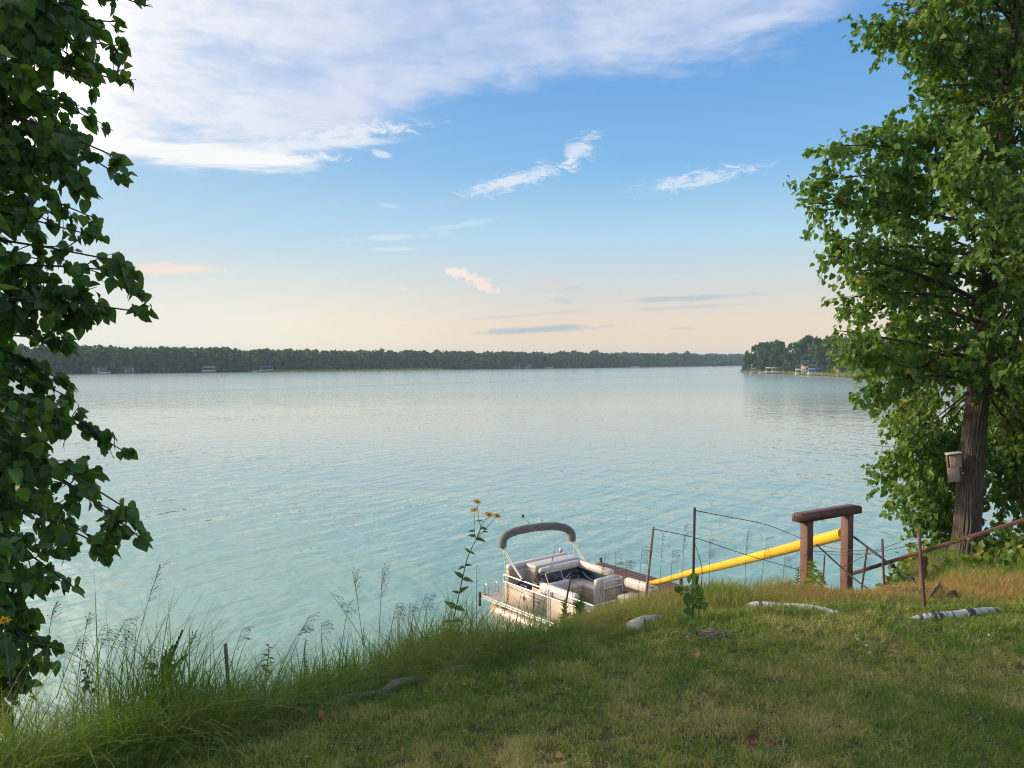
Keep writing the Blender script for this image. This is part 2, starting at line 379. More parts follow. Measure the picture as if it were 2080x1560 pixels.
def cat_rom(P, n):
    P = np.asarray(P, dtype=float); P = np.vstack([2 * P[0] - P[1], P, 2 * P[-1] - P[-2]])
    out = []
    for i in range(1, len(P) - 2):
        t = np.linspace(0, 1, n, endpoint=False)[:, None]
        p0, p1, p2, p3 = P[i - 1], P[i], P[i + 1], P[i + 2]
        out.append(0.5 * (2 * p1 + (p2 - p0) * t + (2 * p0 - 5 * p1 + 4 * p2 - p3) * t ** 2 + (3 * p1 - p0 - 3 * p2 + p3) * t ** 3))
    out.append(P[-2][None]); return np.vstack(out)

_grids = {}
def vnoise(x, y, seed=0):
    """2-D value noise, 0..1"""
    if seed not in _grids: _grids[seed] = np.random.default_rng(1000 + seed).random((256, 256))
    Gd = _grids[seed]; x = np.asarray(x, dtype=float); y = np.asarray(y, dtype=float)
    xi = np.floor(x).astype(int); yi = np.floor(y).astype(int); fx = x - xi; fy = y - yi
    fx = fx * fx * (3 - 2 * fx); fy = fy * fy * (3 - 2 * fy)
    a = Gd[xi % 256, yi % 256]; b_ = Gd[(xi + 1) % 256, yi % 256]; c_ = Gd[xi % 256, (yi + 1) % 256]; d_ = Gd[(xi + 1) % 256, (yi + 1) % 256]
    return (a * (1 - fx) + b_ * fx) * (1 - fy) + (c_ * (1 - fx) + d_ * fx) * fy
def fbm(x, y, seed=0, o=3):
    s_, a_, t_ = 0, 1.0, 0
    for i in range(o):
        s_ = s_ + a_ * vnoise(np.asarray(x) * 2 ** i, np.asarray(y) * 2 ** i, seed + i); t_ += a_; a_ *= 0.5
    return s_ / t_

def frames(tip, nrm):
    y = norm(tip); z = norm(nrm - y * np.sum(nrm * y, -1, keepdims=True)); x = np.cross(y, z)
    return np.stack([x, y, z], -1)          # columns
def scatter(Vt, Tt, pos, R, scl, tint):
    n, k = len(pos), len(Vt)
    scl = np.asarray(scl)
    V = np.einsum('nij,kj->nki', R, Vt) * (scl[:, None, None] if scl.ndim == 1 else 1) + pos[:, None]
    P = (Tt[None] + (np.arange(n) * k)[:, None, None]).reshape(-1, Tt.shape[1])
    return V.reshape(-1, 3), P, np.repeat(tint, k)

# leaf shapes: stalk at the origin, tip at +y, upper face +z
def leaf_full(fold=0.22, droop=0.25, wav=0.0):
    mid = np.array([[0, 0, 0], [0, .15, .0], [0, .42, 0], [0, .74, 0], [0, 1.08, 0]])
    right = np.array([[.20, -.09, 0], [.43, .10, 0], [.47, .40, 0], [.29, .74, 0]])
    V = np.vstack([mid, right, right * [-1, 1, 1]])
    V[:, 2] = np.abs(V[:, 0]) * fold - droop * V[:, 1] ** 2 + wav * np.sin(V[:, 1] * 7 + V[:, 0] * 3) * np.abs(V[:, 0])
    T = []
    for o_, fl in ((5, 0), (9, 1)):
        for q in ((0, o_, o_ + 1, 1), (1, o_ + 1, o_ + 2, 2), (2, o_ + 2, o_ + 3, 3)):
            q = q[::-1] if fl else q
            T += [(q[0], q[1], q[2]), (q[0], q[2], q[3])]
        T.append((3, o_ + 3, 4) if not fl else (4, o_ + 3, 3))
    return V, np.array(T)
def leaf_low(fold=0.2, droop=0.25):
    V = np.array([[0, 0, 0], [.40, .12, 0], [.38, .55, 0], [0, 1.05, 0], [-.38, .55, 0], [-.40, .12, 0]], dtype=float)
    V[:, 2] = np.abs(V[:, 0]) * fold - droop * V[:, 1] ** 2
    return V, np.array([(0, 1, 2), (0, 2, 3), (0, 3, 4), (0, 4, 5)])
def lance(width=0.16, droop=0.35):
    V = np.array([[0, 0, 0], [width, .25, 0], [width * .9, .55, 0], [0, 1, 0], [-width * .9, .55, 0], [-width, .25, 0], [0, .25, 0], [0, .55, 0]], dtype=float)
    V[:, 2] = np.abs(V[:, 0]) * .3 - droop * V[:, 1] ** 2
    return V, np.array([(0, 1, 6), (0, 6, 5), (6, 1, 2), (6, 2, 7), (5, 6, 7), (5, 7, 4), (7, 2, 3), (4, 7, 3)])

# ------------------------------------------------------------------ terrain
EX = [-14, -6, -3, -1.37, -.7, -.3, .10, .49, .94, 1.4, 1.93, 2.6, 3.3, 4.5, 5.0, 6, 8, 14, 40]
EY = [1.0, 1.4, 2.5, 3.77, 4.56, 4.87, 5.15, 5.6, 6.35, 6.9, 7.15, 7.1, 7.0, 7.6, 8.7, 10.9, 12.0, 12.6, 13.5]
BX = [-14, -6, -3, -1.37, -.7, -.3, .49, .94, 1.93, 2.6, 3.3, 4.2, 5.5, 8, 40]
BY = [1.0, 1.4, 2.5, 3.77, 4.56, 4.87, 5.35, 5.75, 6.25, 6.3, 6.2, 6.3, 6.5, 6.8, 7.0]      # where the mown lawn ends
def edge(x): return np.interp(x, EX, EY)
def border(x): return np.interp(x, BX, BY)
def gz(x, y):
    x = np.asarray(x, dtype=float); y = np.asarray(y, dtype=float)
    z = 5.35 - 0.06 * np.maximum(y, -8)
    z = z - 0.10 * np.maximum(0, y - np.maximum(border(x), 6.0))
    d = np.maximum(0, y - edge(x)); z = z - 0.74 * d * d / (d + 0.6)
    z = z + 0.05 * (fbm(x * .7 + 40, y * .7 + 40, 3) - .5) + 0.03 * (fbm(x * 2.7 + 40, y * 2.7 + 40, 5) - .5) * np.where(y > border(x), 2.5, 1)
    return np.maximum(z, -2.0)
def ground_at(px, py):
    Y = np.arange(2, 22, .01); p0 = at(px, py, 1.0); d = p0 - np.array([0, 0, EYE])
    P = np.array([0, 0, EYE]) + d * Y[:, None]
    gap = P[:, 2] - gz(P[:, 0], P[:, 1]); i = np.argmax(gap <= 0) if (gap <= 0).any() else np.argmin(gap[:900])
    return P[i]

def spaced(fine_lo, fine_hi, step, lo, hi, coarse):
    return np.concatenate([np.arange(lo, fine_lo, coarse), np.arange(fine_lo, fine_hi, step), np.arange(fine_hi, hi + coarse, coarse)])
xs = spaced(-6, 9, 0.09, -60, 60, 2.0); ys = spaced(1, 14, 0.09, -40, 24, 1.0)
gx, gy = np.meshgrid(xs, ys); gv = np.stack([gx, gy, gz(gx, gy)], -1).reshape(-1, 3)
nx, ny = len(xs), len(ys); i = (np.arange(ny - 1)[:, None] * nx + np.arange(nx - 1)[None]).ravel()
quads = np.stack([i, i + 1, i + nx + 1, i + nx], -1)
m, g, b = new_mat('soil'); M['soil'] = m
co = g.n('ShaderNodeNewGeometry').outputs['Position']
f1 = g.noise(co, 1.1, 6, 0.6); f2 = g.noise(co, 38, 6, 0.7)
c = g.mix(g.mapr(f1, .35, .65, 0, 1), (0.085, 0.10, 0.035), (0.16, 0.125, 0.065))
c = g.mix(g.mapr(f2, .4, .7, 0, .6), c, (0.06, 0.05, 0.03))
g.put(b.inputs['Base Color'], c); b.inputs['Roughness'].default_value = 0.95; b.inputs['Specular IOR Level'].default_value = 0.1
bn = g.n('ShaderNodeBump'); bn.inputs['Distance'].default_value = 0.02; g.put(bn.inputs['Height'], f2); g.put(b.inputs['Normal'], bn.outputs[0])
tag(link('ground', mesh_np('ground', gv, [quads], M['soil'], smooth=True)), 'lakeside lawn and bank soil', None, None, 'structure')

# water
m, g, b = new_mat('lake_water'); M['water'] = m
pos = g.n('ShaderNodeNewGeometry').outputs['Position']
sp_ = g.n('ShaderNodeSeparateXYZ'); m.node_tree.links.new(pos, sp_.inputs[0])
def wave(deg, lx, ly, det=2, dist=0.3):
    """ripples lx metres apart travelling along deg, crests about ly long"""
    return g.noise(g.mapping(pos, rot=(0, 0, math.radians(deg)), scale=(lx, ly, 1), kind='TEXTURE'), 1.0, det, 0.45, dist)
h = g.m('MULTIPLY', wave(-36, 0.95, 3.4), 0.125)
h = g.m('ADD', h, g.m('MULTIPLY', wave(34, 1.0, 3.6), 0.115))
h = g.m('ADD', h, g.m('MULTIPLY', wave(-8, 0.36, 0.9), 0.028))
h = g.m('ADD', h, g.m('MULTIPLY', wave(60, 0.20, 0.5), 0.007))
h = g.m('ADD', h, g.m('MULTIPLY', wave(20, 5.0, 12.0), 0.15))
patch = g.noise(g.mapping(pos, rot=(0, 0, .2), scale=(0.006, 0.022, 1)), 1.0, 5, 0.55, 0.6)
h = g.m('MULTIPLY', h, g.mapr(patch, .32, .68, .55, 1.15))
for off_ in (0.0, 7.0):      # fading wake of a boat long gone
    dl = g.m('ABSOLUTE', g.m('ADD', g.m('SUBTRACT', g.m('MULTIPLY', g.m('ADD', sp_.outputs[0], 84.0), .766), g.m('MULTIPLY', g.m('SUBTRACT', sp_.outputs[1], 148.0), .642)), off_))
    h = g.m('ADD', h, g.m('MULTIPLY', g.mapr(dl, 0.0, 2.2, 1.0, 0.0), 1.3))
h = g.m('MULTIPLY', h, g.mapr(sp_.outputs[1], 16, 80, 1.0, .28))
bn = g.n('ShaderNodeBump'); bn.inputs['Strength'].default_value = 1.0; bn.inputs['Distance'].default_value = 1.0
g.put(bn.inputs['Height'], h); g.put(b.inputs['Normal'], bn.outputs[0])
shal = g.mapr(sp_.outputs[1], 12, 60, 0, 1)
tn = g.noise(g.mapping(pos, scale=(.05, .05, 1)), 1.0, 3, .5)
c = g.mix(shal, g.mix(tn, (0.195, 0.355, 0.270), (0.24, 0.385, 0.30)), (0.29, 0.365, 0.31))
g.put(b.inputs['Base Color'], c); g.put(b.inputs['Roughness'], g.m('ADD', 0.03, g.mapr(sp_.outputs[1], 40, 220, 0.0, 0.17))); b.inputs['IOR'].default_value = 1.333; b.inputs['Specular IOR Level'].default_value = 0.8
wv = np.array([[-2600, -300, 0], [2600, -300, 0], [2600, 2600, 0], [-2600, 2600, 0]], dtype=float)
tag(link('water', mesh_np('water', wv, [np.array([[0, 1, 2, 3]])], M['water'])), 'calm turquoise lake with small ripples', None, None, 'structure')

# ------------------------------------------------------------------ far shore
shore_px = [(-700, 774), (-250, 766), (135, 760), (560, 755), (700, 753), (820, 751.5), (1040, 749.4), (1300, 745.8), (1500, 742.6), (1700, 741), (2100, 739), (2700, 737.5)]
SH = np.array([atz(px, py, 0.0)[:2] for px, py in shore_px])
SH = np.vstack([[-700, 120], [-420, 210], SH, [1500, 1100], [2200, 1000]])
seg = np.linalg.norm(np.diff(SH, axis=0), axis=1); cum = np.concatenate([[0], np.cumsum(seg)])
def shore_pt(s_, off):
    """s metres along, off metres inland (away from the camera)"""
    x = np.interp(s_, cum, SH[:, 0]); y = np.interp(s_, cum, SH[:, 1])
    e = 4.0
    tx = np.interp(s_ + e, cum, SH[:, 0]) - np.interp(s_ - e, cum, SH[:, 0]); ty = np.interp(s_ + e, cum, SH[:, 1]) - np.interp(s_ - e, cum, SH[:, 1])
    l = np.hypot(tx, ty) + 1e-9
    return x - ty / l * off, y + tx / l * off
def far_z(off): return np.interp(off, [-5, 0, 4, 20, 60, 200, 3000], [-1.0, -.05, .5, 1.0, 1.6, 3.0, 4.0])
ss = np.arange(0, cum[-1], 6.0); offs = np.array([-5, 0, 4, 20, 60, 200, 900])
rows = []
for of in offs:
    x, y = shore_pt(ss, of + (fbm(ss * .05, ss * 0 + of * .01, 8) - .5) * (6 if of < 30 else 0)); rows.append(np.stack([x, y, np.full(len(ss), far_z(of))], -1))
rv = np.vstack(rows); n_ = len(ss); i = (np.arange(len(offs) - 1)[:, None] * n_ + np.arange(n_ - 1)[None]).ravel()
M['shore_soil'] = surf('shore_soil', (0.05, 0.065, 0.03), (0.09, 0.085, 0.045), .08, .95, spec=0.05)
tag(link('far_shore', mesh_np('far_shore', rv, [np.stack([i, i + 1, i + n_ + 1, i + n_], -1)], M['shore_soil'])), 'low wooded land across the lake', None, None, 'structure')

def crown_template(nq, seed, shape='round', leaf=0.2):
    """unit tree: height 1, radius about .36; clumps of leaf quads"""
    r = np.random.default_rng(seed)
    nb = 9; lob = []
    for k in range(nb):
        a = r.uniform(0, 6.283); hgt = r.uniform(.30, .86)
        rad = (.30 * math.sin(min(1, (1.04 - hgt) * 1.9) * 1.57) if shape == 'round' else .26 * (1.02 - hgt)) * r.uniform(.5, 1.0)
        lob.append((math.cos(a) * rad, math.sin(a) * rad, hgt, r.uniform(.13, .21) if shape == 'round' else .14 * (1.15 - hgt)))
    lob += [(.12 * math.cos(q), .12 * math.sin(q), .2, .13 if shape == 'round' else .15) for q in (0.5, 2.6, 4.7)]
    lob.append((0, 0, .82, .15 if shape == 'round' else .07)); lob.append((0, 0, .5, .25 if shape == 'round' else .16))
    lob = np.array(lob); pick = r.integers(0, len(lob), nq)
    d = norm(r.normal(size=(nq, 3))); d[:, 2] = np.where(d[:, 2] < -.35, -d[:, 2], d[:, 2])
    P = lob[pick, :3] + d * lob[pick, 3:4] * (r.uniform(.55, 1.08, (nq, 1)))
    nrm = norm(d + r.normal(size=(nq, 3)) * .55); tp = norm(r.normal(size=(nq, 3)))
    R = frames(tp, nrm); s_ = leaf * r.uniform(.6, 1.3, nq)
    quad = np.array([[-.5, -.4, 0], [.1, -.55, .08], [.5, -.1, 0], [.35, .5, -.08], [-.3, .45, 0.05]])
    T = np.array([(0, 1, 2), (0, 2, 3), (0, 3, 4)])
    tint = np.clip(r.normal(.5, .22, nq) + (r.random(len(lob))[pick] - .5) * .5, 0, 1)
    return scatter(quad, T, P, R, s_, tint)
def trunk_piece(h_):
    return MB().tube([[0, 0, -.02], [.004, 0, h_ * .5], [0, .01, h_]], [.016, .012, .006], 5)

def far_forest():
    r = np.random.default_rng(5)
    tmpl = [crown_template(70, 50 + k, 'round' if k < 6 else 'cone', .17) for k in range(8)]
    Vs, Ps, Ts = [], [], []; n0 = 0
    for row, of in enumerate((3.0, 7.5, 13, 20, 29, 40, 54)):
        s_ = 320.0
        while s_ < cum[-1] - 500:
            x, y = shore_pt(s_, of + r.uniform(-2, 2)); x, y = float(x), float(y)
            dist = math.hypot(x, y)
            px = 1040 + F * x / max(y, 1)
            if y > 0 and -500 < px < 2350:
                k = r.integers(0, 8) if r.random() < .8 else r.integers(0, 6)
                V, P, T = tmpl[k]
                h_ = r.uniform(10.3, 13.3) * (1.06 if k > 5 else 1) * (.82 if row == 0 else 1.0) + (0.8 if px < 500 else 0) + max(0, dist - 600) / 400 * .8
                if r.random() < .025: h_ *= 1.18
                wd = r.uniform(.85, 1.3) * h_
                a = r.uniform(0, 6.28); ca, sa = math.cos(a), math.sin(a)
                W = np.stack([(V[:, 0] * ca - V[:, 1] * sa) * wd + x, (V[:, 0] * sa + V[:, 1] * ca) * wd + y, (V[:, 2] - .12) * 1.12 * h_ + far_z(of)], -1)
                Vs.append(W); Ps.append(P + n0); Ts.append(np.clip(T + r.uniform(-.25, .25), 0, 1)); n0 += len(W)
            s_ += r.uniform(3.6, 6.2) * (1 + max(0, dist - 450) / 900)
    me = mesh_np('far_forest', np.vstack(Vs), [np.vstack(Ps)], M['far_leaf'], np.concatenate(Ts))
    tag(link('far_forest', me), 'dark mixed forest along the whole far shore', None, None, 'stuff')
far_forest()

# ------------------------------------------------------------------ the wooded point on the right
def tree_tmpl(nq, seed, shape):
    V, P, T = crown_template(nq, seed, shape, .105)
    return V, P, T
PT_T = [tree_tmpl(620, 80 + k, 'round') for k in range(6)] + [tree_tmpl(520, 90, 'cone')]
PT_M = [mesh_np('point_crown', V, [P], M['far_leaf'], T) for V, P, T in PT_T]
PT_TR = trunk_piece(.55).mesh('point_trunk', M['twig'])
point_line = [(1506, 757.0), (1560, 759.0), (1620, 761), (1680, 764), (1740, 767), (1800, 771), (1900, 780), (2050, 796), (2300, 830)]
PB = np.array([atz(px, py, 0)[:2] for px, py in point_line])
top_ = [p + np.array([d, d2]) for p, d, d2 in zip(PB, (0, 3, 6, 10, 14, 18, 24, 30, 40), (8, 45, 60, 75, 90, 100, 110, 120, 130))]
nP = 13; rows = []
for i in range(nP):
    t = i / (nP - 1); z = np.interp(t, [0, .06, .2, .5, 1], [-.4, .35, 1.0, 1.5, 1.2])
    rows.append(np.array([[*(PB[k] * (1 - t) + np.array(top_[k]) * t), z] for k in range(len(PB))]))
# finer along the shore
rows = [np.stack([np.interp(np.linspace(0, 8, 60), range(9), r_[:, c_]) for c_ in range(3)], -1) for r_ in rows]
rv = np.vstack(rows); n_ = 60; i = (np.arange(nP - 1)[:, None] * n_ + np.arange(n_ - 1)[None]).ravel()
rv[:, 2] += (fbm(rv[:, 0] * .2 + 50, rv[:, 1] * .2, 21) - .5) * .5
tag(link('wooded_point', mesh_np('wooded_point', rv, [np.stack([i, i + 1, i + n_ + 1, i + n_], -1)], M['shore_soil'])), 'low point of land with trees and docks', None, None, 'structure')
def on_point(px, inland):
    """a spot on the point: photo column of its shore, metres inland"""
    x = np.interp(px, [q[0] for q in point_line], PB[:, 0]); y = np.interp(px, [q[0] for q in point_line], PB[:, 1])
    d = np.array([x, y]); d = d / np.linalg.norm(d)
    return np.array([x + d[0] * inland, y + d[1] * inland, np.interp(inland, [-1, 0, 3, 8, 30], [0, .2, .8, 1.1, 1.5])])
# px of trunk, inland metres, top py in the photo, width factor, template, label
pts_trees = [
 (1518, 4, 712, .75, 0, 'slim ragged tree at the outermost tip of the wooded point'),
 (1532, 7, 704, .9, 1, 'rounded tree second from the tip of the wooded point'),
 (1550, 6, 698, 1.0, 2, 'broad tree behind the rowed docks near the tip of the point'),
 (1563, 12, 695, 1.0, 3, 'taller round tree behind the docks on the point'),
 (1581, 10, 692, 1.1, 4, 'domed tree making the first high crest on the point'),
 (1573, 4, 716, .8, 5, 'lower full tree at the water behind the grey canopies'),
 (1597, 5, 707, .95, 0, 'lower tree in front of the one left of the dip'),
 (1606, 14, 700, .9, 1, 'tree just left of the dip in the tree line on the point'),
 (1612, 4, 727, .55, 6, 'dark narrow evergreen at the water in the middle of the point'),
 (1628, 16, 693, 1.0, 2, 'tree right of the dip in the point tree line'),
 (1640, 20, 683, 1.1, 3, 'tallest tree on the wooded point'),
 (1634, 7, 722, .9, 4, 'low bushy tree hiding the grey roofed house'),
 (1658, 18, 686, 1.0, 5, 'tree behind the grey roofed house on the point'),
 (1676, 16, 689, 1.0, 0, 'tree above the blue canopy on the point'),
 (1668, 8, 716, .95, 1, 'mid height tree right behind the blue canopy'),
 (1690, 22, 685, 1.1, 2, 'high tree left of the red cabin on the point'),
 (1700, 8, 712, 1.0, 3, 'dense tree whose crown hangs over the red cabin'),
 (1716, 20, 686, 1.0, 4, 'high tree directly behind the red cabin'),
 (1735, 16, 690, 1.1, 5, 'high tree just right of the red cabin'),
 (1726, 8, 720, .9, 0, 'low shade tree between red cabin and grassy mound'),
 (1757, 18, 690, 1.1, 1, 'tree behind the grassy mound on the point'),
 (1782, 18, 690, 1.1, 2, 'tree half hidden by the big right hand tree, above white boat'),
 (1812, 20, 688, 1.2, 3, 'tree of the point seen through gaps of the big right tree'),
 (1850, 20, 680, 1.2, 4, 'nearer tree of the point behind the big right tree'),
 (1548, 2, 735, .8, 5, 'small bushy tree over the grey boat covers'),
]
for px, inl, topy, wf, k, lab in pts_trees:
    p = on_point(px, inl); h_ = (at(px, topy, p[1])[2] - p[2]) / .97
    r_ = empty('shore_tree', p, lab, 'tree', 'trees on the wooded point', random.uniform(0, 6.28))
    wf = wf * .78
    c_ = link('crown', PT_M[k], r_); c_.scale = (h_ * wf, h_ * wf, h_ * 1.0)
    t_ = link('trunk', PT_TR, r_); t_.scale = (h_, h_, h_)
# reeds at its waterline
def reed_patch(name, label, spots, n, hmin, hmax, wd, mt, lo, hi, seed):
    r = np.random.default_rng(seed); P = []
    for _ in range(n):
        a = spots[r.integers(0, len(spots))]; P.append(a[:3] + np.array([r.normal(0, a[3]), r.normal(0, a[4]), 0]))
    P = np.array(P); k = len(P); h_ = r.uniform(hmin, hmax, k); a = r.uniform(0, 6.28, k)
    dx = np.cos(a)[:, None] * wd; dy = np.sin(a)[:, None] * wd
    ln = r.normal(0, .25, (k, 2)) * h_[:, None]
    V = np.stack([np.stack([P[:, 0] - dx[:, 0], P[:, 1] - dy[:, 0], P[:, 2]], -1), np.stack([P[:, 0] + dx[:, 0], P[:, 1] + dy[:, 0], P[:, 2]], -1),
                  np.stack([P[:, 0] + ln[:, 0], P[:, 1] + ln[:, 1], P[:, 2] + h_], -1)], 1).reshape(-1, 3)
    me = mesh_np(name, V, [np.arange(3 * k).reshape(-1, 3)], mt, np.repeat(r.uniform(lo, hi, k), 3))
    return tag(link(name, me), label, None, None, 'stuff')
reed_patch('reed_bed', 'yellowish reeds along the waterline of the wooded point',
           [(*on_point(px, 1.2), 2.5, 1.0) for px in np.linspace(1535, 1900, 40)] + [(*on_point(px, 3.5), 2.5, 2.0) for px in (1738, 1746, 1752, 1758, 1764, 1772)] * 5,
           5200, .6, 1.9, .12, M['bank_grass'], .35, .85, 3)
marsh = [(*np.append(atz(px, py, 0.02)[:2], 0.0), 4.5, 1.2) for px, py in zip(np.linspace(545, 880, 34), np.interp(np.linspace(545, 880, 34), [q[0] for q in shore_px], [q[1] for q in shore_px]) + .4)]
reed_patch('marsh_strip', 'pale green reeds low on the far shoreline', marsh, 5200, .5, 1.3, .35, M['bank_grass'], .45, .8, 4)

# mound with long grass beside the red cabin
md = MB(); c0 = on_point(1755, 4)
th = np.linspace(0, 2 * math.pi, 24, endpoint=False)
prof = [(1.0, -.3), (.86, .25), (.66, .7), (.4, 1.0), (.15, 1.12)]
V = np.concatenate([np.stack([c0[0] + np.cos(th) * 7.5 * r_, c0[1] + np.sin(th) * 5.5 * r_, np.full(24, c0[2] - .4 + z * 2.1)], -1) for r_, z in prof])
i = (np.arange(4)[:, None] * 24 + np.arange(24)[None]); j = (np.arange(4)[:, None] * 24 + (np.arange(24)[None] + 1) % 24)
md.add(V, [np.stack([i, j, j + 24, i + 24], -1).reshape(-1, 4), (np.arange(24) + 96)[None]])
tag(md.build('grassy_mound', M['shore_soil'], smooth=True), 'grass covered mound on the point beside the red cabin', None, None, 'structure')
r = np.random.default_rng(9)
reed_patch('mound_grass', 'long dull green grass covering the mound on the point', [(c0[0] + math.cos(a) * 7.3 * q, c0[1] + math.sin(a) * 5.3 * q, c0[2] - .4 + 2.1 * float(np.interp(q, [.15, .4, .66, .86, 1], [1.12, 1.0, .7, .25, -.3])), .3, .3)
            for a, q in zip(r.uniform(0, 6.28, 700), np.sqrt(r.random(700)))], 6000, .5, 1.1, .10, M['bank_grass'], .1, .6, 5)

def pbox(name, c, s, mt, parent, bev=0.0, rot=None, label=None):
    o = MB().box(c, s, bev, 2, rot).build(name, mt, parent)
    if label: o['label'] = label
    return o
def facing(p): return -math.atan2(p[0], p[1])
M['white_wall'] = surf('white_wall', (0.40, 0.38, 0.35), (0.30, 0.29, 0.27), .6, .7)
M['red_wall'] = surf('red_wall', (0.30, 0.10, 0.075), (0.22, 0.08, 0.06), .8, .8)
M['tan_wall'] = surf('tan_wall', (0.42, 0.28, 0.17), (0.33, 0.21, 0.13), .8, .8)
M['grey_roof'] = surf('grey_roof', (0.20, 0.20, 0.21), (0.13, 0.13, 0.14), .8, .8)
M['dark_roof'] = surf('dark_roof', (0.06, 0.05, 0.05), (0.04, 0.035, 0.035), .8, .8)
M['blue_canvas'] = surf('blue_canvas', (0.02, 0.10, 0.42), (0.015, 0.07, 0.32), 1, .6)
M['pale_canvas'] = surf('pale_canvas', (0.36, 0.36, 0.35), (0.27, 0.27, 0.27), 1, .7)
M['grey_canvas'] = surf('grey_canvas', (0.13, 0.155, 0.18), (0.10, 0.12, 0.14), 1, .7)
M['glass'] = surf('glass', (0.02, 0.025, 0.03), rough=.08)
M['hull_white'] = surf('hull_white', (0.60, 0.59, 0.56), (0.5, 0.48, 0.46), 1, .35)
M['pier_wood'] = surf('pier_wood', (0.17, 0.15, 0.13), (0.11, 0.10, 0.09), 1, .85)
M['pier_pale'] = surf('pier_pale', (0.50, 0.46, 0.40), (0.40, 0.37, 0.33), 1, .8)

def cabin(p, wd, dp, hw, hr, wm, rm, label, nwin=2, rz=0.0, door=True):
    r_ = empty('cabin', p, label, 'house', None, facing(p) + rz)
    pbox('wall', (0, 0, hw / 2 - .2), (wd, dp, hw + .4), wm, r_)
    ov = .4
    V = np.array([[-wd / 2 - ov, -dp / 2 - ov, hw - .1], [wd / 2 + ov, -dp / 2 - ov, hw - .1], [wd / 2 + ov, 0, hw + hr], [-wd / 2 - ov, 0, hw + hr],
                  [-wd / 2 - ov, dp / 2 + ov, hw - .1], [wd / 2 + ov, dp / 2 + ov, hw - .1]])
    V2 = V.copy(); V2[:, 2] += .18
    P4 = [[0, 1, 2, 3], [3, 2, 5, 4]]
    P = np.array([[6 + a for a in q] for q in P4] + [q[::-1] for q in P4] + [[0, 6, 7, 1], [4, 5, 11, 10], [0, 3, 9, 6], [3, 4, 10, 9], [1, 7, 8, 2], [2, 8, 11, 5]])
    MB().add(np.vstack([V, V2]), [P]).build('roof', rm, r_)
    for sx in (-1, 1):
        gx_ = sx * (wd / 2 - .03); T3 = np.array([[gx_, -dp / 2, hw - .01], [gx_, dp / 2, hw - .01], [gx_, 0, hw + hr - .02]])
        MB().add(np.vstack([T3, T3 - [sx * .1, 0, 0]]), [np.array([[0, 1, 2], [5, 4, 3]]), np.array([[0, 3, 4, 1], [1, 4, 5, 2], [2, 5, 3, 0]])]).build('gable', wm, r_)
    for k in range(nwin):
        x = -wd / 2 + wd * (k + .7) / (nwin + .9)
        f_ = pbox('window', (x, -dp / 2 - .02, hw * .58), (wd * .2, .1, hw * .4), M['hull_white'], r_)
        pbox('pane', (x, -dp / 2 - .075, hw * .58), (wd * .16, .03, hw * .32), M['glass'], f_)
    if door: pbox('door', (wd / 2 - wd * .16, -dp / 2 - .03, hw * .4), (wd * .14, .08, hw * .8), M['pier_wood'], r_)
    return r_
cabin(on_point(1650, 14), 8.5, 6, 2.9, 2.6, M['tan_wall'], M['grey_roof'], 'tan lake house with grey gable roof above the blue canopy', 3, .25)
cabin(on_point(1712, 7), 4.2, 4, 2.4, 1.3, M['red_wall'], M['dark_roof'], 'small red cabin with dark roof beside the grassy mound', 1, -.3)
cabin(on_point(1625, 9), 4.0, 4, 2.2, 1.2, M['white_wall'], M['grey_roof'], 'low white shed between the evergreen and the grey roofed house', 1, .1)
def far_at(px, inl):
    pyw = np.interp(px, [q[0] for q in shore_px], [q[1] for q in shore_px]); a = atz(px, pyw, 0); d = a[:2] / np.linalg.norm(a[:2])
    return np.array([a[0] + d[0] * inl, a[1] + d[1] * inl, float(far_z(max(inl, 0)))])
cabin(far_at(200, 3.2), 6.5, 5, 2.6, 1.3, M['white_wall'], M['grey_roof'], 'pale cabin at the water nearest the left tree on the far shore', 2, .2)
cabin(far_at(256, 5.0), 7.5, 5, 2.6, 1.4, M['white_wall'], M['grey_roof'], 'wide white cabin second from the left on the far shore', 3, -.1)
cabin(far_at(325, 6.0), 5, 5, 2.4, 1.2, M['tan_wall'], M['dark_roof'], 'small dim cabin among trees right of the two white cabins', 1)
cabin(far_at(1045, 4.5), 9, 6, 2.8, 1.6, M['white_wall'], M['grey_roof'], 'long pale lake house in the middle of the far shore', 3)
cabin(far_at(1068, 5.0), 7, 6, 2.8, 1.5, M['white_wall'], M['dark_roof'], 'smaller house just right of the long pale one on the far shore', 2, .2)

